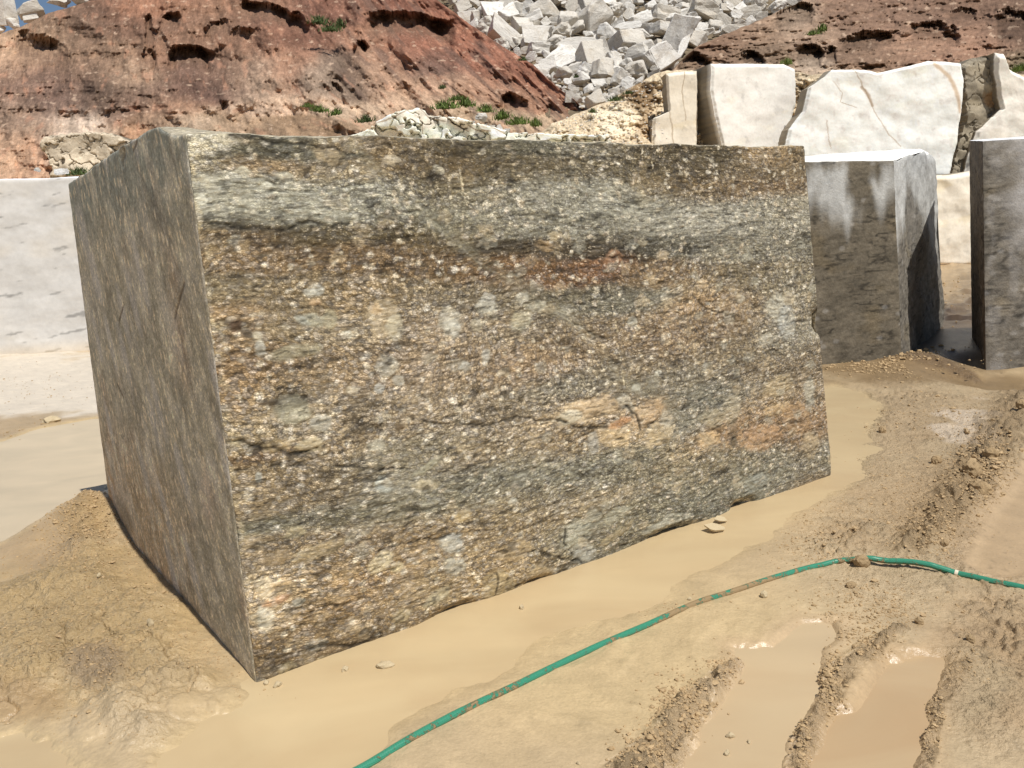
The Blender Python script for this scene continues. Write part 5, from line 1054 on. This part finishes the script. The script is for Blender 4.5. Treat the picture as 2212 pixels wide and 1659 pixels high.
def tube(name, Cc, rad, mat, seg=14, vs0=0.):
    T_ = np.gradient(Cc, axis=0); T_ /= np.linalg.norm(T_, axis=1, keepdims=True); A_ = np.cross(T_, [0, 0, 1.]); A_ /= np.linalg.norm(A_, axis=1, keepdims=True); B_ = np.cross(A_, T_)
    th = np.linspace(0, 2*math.pi, seg+1); V = Cc[:, None]+rad*(A_[:, None]*np.cos(th)[None, :, None]+B_[:, None]*np.sin(th)[None, :, None])
    ln = np.r_[0, np.cumsum(np.linalg.norm(np.diff(Cc, axis=0), axis=1))]
    hv = np.stack([np.broadcast_to(th/(2*math.pi), V.shape[:2]), np.broadcast_to(ln[:, None], V.shape[:2]), np.zeros(V.shape[:2])], -1)
    me = mesh_np(name, V, gridq(V.shape[0], V.shape[1]), None, {'hosec': hv}); return link(name, me, mat)
def mat_hose():
    s = NT('green braided hose'); hc = s.attr('hosec', 'Vector'); sp = s.n('SeparateXYZ', {0: hc}); u, v = sp.outputs[0], sp.outputs[1]
    co = s.coord()
    def strand(sg):
        a = s.math('ADD', s.math('MULTIPLY', u, 12.), s.math('MULTIPLY', v, sg*150.)); fr_ = s.math('FRACT', a); return s.math('LESS_THAN', s.math('ABSOLUTE', s.math('SUBTRACT', fr_, .5)), .13)
    br = s.math('MAXIMUM', strand(1), strand(-1))
    c = s.mix(s.math('MULTIPLY', br, .45), (*lin((42, 128, 98)), 1), (*lin((104, 172, 146)), 1))
    n1 = s.noise(co, 22, 5, .7); n2 = s.noise(co, 60, 4, .7)
    geo = s.n('NewGeometry').outputs['Normal']; nz = s.n('SeparateXYZ', {0: geo}).outputs[2]
    seg = s.noise(s.n('CombineXYZ', {0: v, 1: 0., 2: 0.}).outputs[0], 2.2, 3, .6)
    k = s.math('ADD', s.math('ADD', s.math('MULTIPLY', n1, .9), s.math('MULTIPLY', n2, .6)), s.math('MULTIPLY', seg, .8))
    # the middle run is caked in mud
    cake = s.math('MULTIPLY', s.mapr(v, CK[0], CK[1], 0, 1), s.mapr(v, CK[3], CK[2], 0, 1))
    k = s.math('ADD', k, s.math('MULTIPLY', cake, .17))
    mud = s.mapr(s.math('SUBTRACT', k, s.math('MULTIPLY', nz, .06)), 1.17, 1.25, 0, 1)
    c = s.mix(mud, c, (*lin((150, 126, 90)), 1))
    return s.fin(c, s.mapr(mud, 0, 1, .3, .7), s.math('ADD', s.math('MULTIPLY', br, .15), s.math('MULTIPLY', mud, s.math('ADD', n2, .6))), .8, .004, .5)
he = bpy.data.objects.new('garden_hose', None); COL.objects.link(he); he.location = HC[60].tolist()
setp(he, 'muddy green braided garden hose curving across the slurry and mud', 'hose')
hb = tube('hose_body', HC, HR, mat_hose()); hb.parent = he; hb.matrix_parent_inverse = Matrix.Translation(-he.location)
ib = int(np.argmin(np.abs(ppx-2068))); seg_ = HC[ib-1:ib+2]; fine = np.linspace(0, 1, 6)[:, None]*(seg_[-1]-seg_[0])+seg_[0]
mid_ = fine.mean(0); fine = mid_+(fine-mid_)*min(1., .03/np.linalg.norm(fine[-1]-fine[0]))
bd_ = tube('band', fine, HR*1.08, mat_plain('white tape', (225, 215, 190), .5, 60, .08)); bd_.parent = he; bd_.matrix_parent_inverse = Matrix.Translation(-he.location)

# ================================================================== CLODS AND STONES ON THE GROUND
def clod_mesh(name, seed, mat, jag=.35, sub=2):
    bm = bmesh.new(); bmesh.ops.create_icosphere(bm, subdivisions=sub, radius=1); o_ = Vector((seed*5.3, 0, 0))
    for v in bm.verts: v.co *= 1+jag*mnoise.fractal(v.co*1.3+o_, .8, 2, 4)+jag*.5*mnoise.noise(v.co*4+o_)
    me = bpy.data.meshes.new(name); bm.to_mesh(me); bm.free(); me.materials.append(mat); return me
CM = [clod_mesh('mud_clod', i, M_CLOD, .24, 3) for i in range(6)]; SM = [clod_mesh('stone', 20+i, M_STONE, .35, 2) for i in range(3)]
def on_ground(x, y, wpx, hpx, mesh, label, name, cat, sink=.35, rotz=0., group=None, flat=1., tilt=0.):
    q = g(float(x), float(y)+hpx*.4).ravel(); k = ((q-CAM)@FWD)/FPX
    hgt = max(float(ground_fields(np.array([q[0]]), np.array([q[1]]))[0][0]), 0)
    o = bpy.data.objects.new(name, mesh); COL.objects.link(o); sz = hpx*k*.75*flat
    o.location = (q[0], q[1], hgt+sz*(1-sink)*.8); o.scale = (wpx*k*.5, max(hpx, wpx*.6)*k*.6, sz); o.rotation_euler = (tilt, 0, rotz); setp(o, label, cat, group); return o
for i, (x, y, w_, h_, lab) in enumerate([(1862, 1222, 34, 20, 'big wet mud lump squashed over the hose near its bend'), (2098, 1024, 52, 26, 'largest mud clod on the track ridge right of the huge block'), (2116, 1062, 44, 24, 'rounded pale clod just below the largest one on the ridge'), (2022, 998, 22, 16, 'single dark clod left of the ridge'),
                                      (1906, 932, 22, 12, 'dark clod alone on the flat mud near the pool’s end'), (2204, 893, 20, 14, 'pale clod by the right edge under the slab'), (1468, 1338, 0, 0, ''), (2096, 1392, 24, 12, 'flat dark clod in the wet mud right of the puddles'), (1650, 1290, 16, 13, 'whitish pebble stuck in mud just below the hose'), (1838, 1268, 26, 10, 'dark flake of mud lying below the bend of the hose'),
                                      (2060, 1052, 26, 14, 'small clod at the ridge’s left foot'), (2140, 1000, 30, 18, 'lumpy clod at the upper end of the ridge'), (2040, 1180, 20, 12, 'brown clod above the hose near its white band'), (1985, 1350, 22, 12, 'brown clod above the rib-marked ridge')]):
    if w_ == 0: continue
    on_ground(x, y, w_, h_, CM[i % 6] if 'pebble' not in lab else SM[0], lab, 'mud_clod' if 'pebble' not in lab else 'pebble', 'clod' if 'pebble' not in lab else 'pebble', .4, i*1.1)
for i, (x, y, w_, h_, lab) in enumerate([(832, 1435, 36, 11, 'flat pale stone breaking the slurry near the block’s front corner'), (746, 1444, 18, 9, 'small pale stone in the slurry left of the flat one'), (1127, 1311, 12, 9, 'tiny pale stone alone in the slurry below the block'), (1490, 1298, 9, 6, 'tiny pebble in the slurry just above the hose'), (600, 1478, 18, 10, 'pale chip at the foot of the block’s front corner'), (575, 1474, 16, 8, 'grey chip touching the block’s front corner'),
                                      (1250, 1655, 10, 6, 'tiny pebble in the thin mud at the bottom edge'), (112, 910, 34, 12, 'whitish flake of rock on the wet mud left of the block'), (330, 1372, 12, 14, 'grey pebble on the mound beside the block'), (222, 1290, 12, 8, 'black wet pebble on the mound'), (1578, 1588, 18, 10, 'small stone breaking the surface of the left rut puddle'), (1570, 1626, 16, 9, 'lower small stone in the left rut puddle near the bottom edge'), (1618, 1602, 10, 6, 'tiny stone right of the other two in the left rut puddle')]):
    if w_ == 0: continue
    on_ground(x, y, w_, h_, SM[i % 3], lab, 'pebble' if w_ < 15 else 'flat_stone', 'stone', .45, i*.9+.3)
def shard(x, y, w_, h_, lab, rz, tl, seed):
    r_ = random.Random(seed); bm = bmesh.new(); n = 7; top = []; bot = []
    for i in range(n):
        a = i*6.283/n+r_.uniform(-.3, .3); rr = r_.uniform(.6, 1); top.append(bm.verts.new((math.cos(a)*rr, math.sin(a)*rr, .12+r_.uniform(-.05, .05)))); bot.append(bm.verts.new((math.cos(a)*rr*.92, math.sin(a)*rr*.92, -.12)))
    bm.faces.new(top); bm.faces.new(bot[::-1])
    for i in range(n): bm.faces.new((top[i-1], bot[i-1], bot[i], top[i]))
    bmesh.ops.recalc_face_normals(bm, faces=bm.faces)
    me = bpy.data.meshes.new('stone_flake'); bm.to_mesh(me); bm.free(); me.materials.append(M_STONE)
    q = g(float(x), float(y)).ravel(); k = ((q-CAM)@FWD)/FPX; o = bpy.data.objects.new('stone_flake', me); COL.objects.link(o)
    o.location = (q[0], q[1], .02); o.scale = (w_*k*.5, w_*k*.35, w_*k*.3); o.rotation_euler = (tl, .12, rz); setp(o, lab, 'stone flake')
shard(1545, 1148, 54, 14, 'flat pale stone flake lying on the slurry against the block, lower of two', .3, .22, 3)
shard(1556, 1130, 40, 14, 'flat stone flake propped above the lower one in the slurry', .8, .35, 5)
shard(495, 1322, 1, 1, 'sliver', 0, 0, 6); bpy.data.objects.remove(bpy.data.objects[[o.name for o in bpy.data.objects if o.get('label') == 'sliver'][0]])

# crumbs by density areas (uncountable)
AREAS = [(1400, 1640, 60, 50, 500, 6.), (1480, 1545, 60, 60, 600, 6.), (1570, 1455, 40, 30, 260, 5.), (1735, 1620, 22, 60, 260, 5.5), (1795, 1510, 26, 60, 360, 5.5), (1870, 1400, 60, 40, 300, 5.), (2010, 1560, 30, 90, 260, 5.), (2120, 1030, 60, 70, 900, 5.), (2020, 1150, 60, 50, 500, 4.5), (1830, 1330, 80, 60, 200, 4.5), (1960, 785, 230, 26, 1500, 5.), (2180, 1120, 60, 160, 500, 3.), (200, 1180, 90, 70, 900, 3.4), (180, 1400, 200, 100, 700, 3.), (420, 1400, 70, 90, 400, 3.), (1900, 900, 120, 40, 350, 2.6), (2060, 900, 150, 60, 700, 2.6), (1900, 1000, 110, 70, 500, 2.6), (2080, 1060, 70, 90, 900, 3.4), (1980, 1110, 130, 60, 900, 3.), (1800, 1150, 110, 60, 600, 3.), (1750, 1190, 90, 40, 350, 3.), (2020, 1180, 60, 40, 400, 3.2), (1880, 1300, 150, 60, 500, 3.2),
         (1930, 1330, 60, 40, 450, 3.4), (1790, 1460, 30, 50, 220, 4.), (1480, 1520, 80, 80, 260, 4.), (2080, 1450, 60, 40, 160, 4.), (190, 1150, 90, 60, 1600, 3.4), (250, 1300, 160, 110, 900, 3.2), (120, 1480, 140, 90, 500, 3.6), (330, 1230, 80, 80, 500, 2.6), (120, 1230, 120, 60, 350, 2.8), (240, 1470, 90, 70, 450, 3.4), (470, 1430, 60, 60, 260, 3.), (1450, 1320, 130, 26, 90, 3.), (2140, 1300, 70, 120, 160, 3.), (60, 940, 150, 30, 160, 2.6), (60, 830, 150, 50, 220, 2.2), (1990, 640, 110, 60, 500, 3.), (560, 1500, 60, 16, 110, 3.2), (320, 1570, 90, 60, 120, 3.4), (2150, 990, 50, 60, 500, 3.4)]
def smp_crumbs(n, r_):
    P = []; Sz = []
    for x, y, rx, ry, k, s_ in AREAS:
        a = r_.normal(0, .55, (k, 2)); xx = x+a[:, 0]*rx; yy = y+a[:, 1]*ry; q = g(xx, yy); h_, _, _ = ground_fields(q[:, 0], q[:, 1])
        ok = (h_ > .004) | (r_.random(k) < .04); 
        d = q-b0; u_ = d@EXF; v_ = d@ELF; ok &= ~((u_ > -.02) & (u_ < 3.6) & (v_ > -.02) & (v_ < 2.6))
        q = q[ok]; sz = (s_*.62*r_.lognormal(0, .5, ok.sum()))*((q-CAM)@FWD)/FPX*.62
        q[:, 2] = np.maximum(h_[ok], 0)+sz*.25; P.append(q); Sz.append(np.clip(sz, .002, .03))
    return np.concatenate(P), np.concatenate(Sz)
scree('mud_crumbs', 0, smp_crumbs, M_CLOD, 'small mud crumbs scattered over the ground', 5, .8)
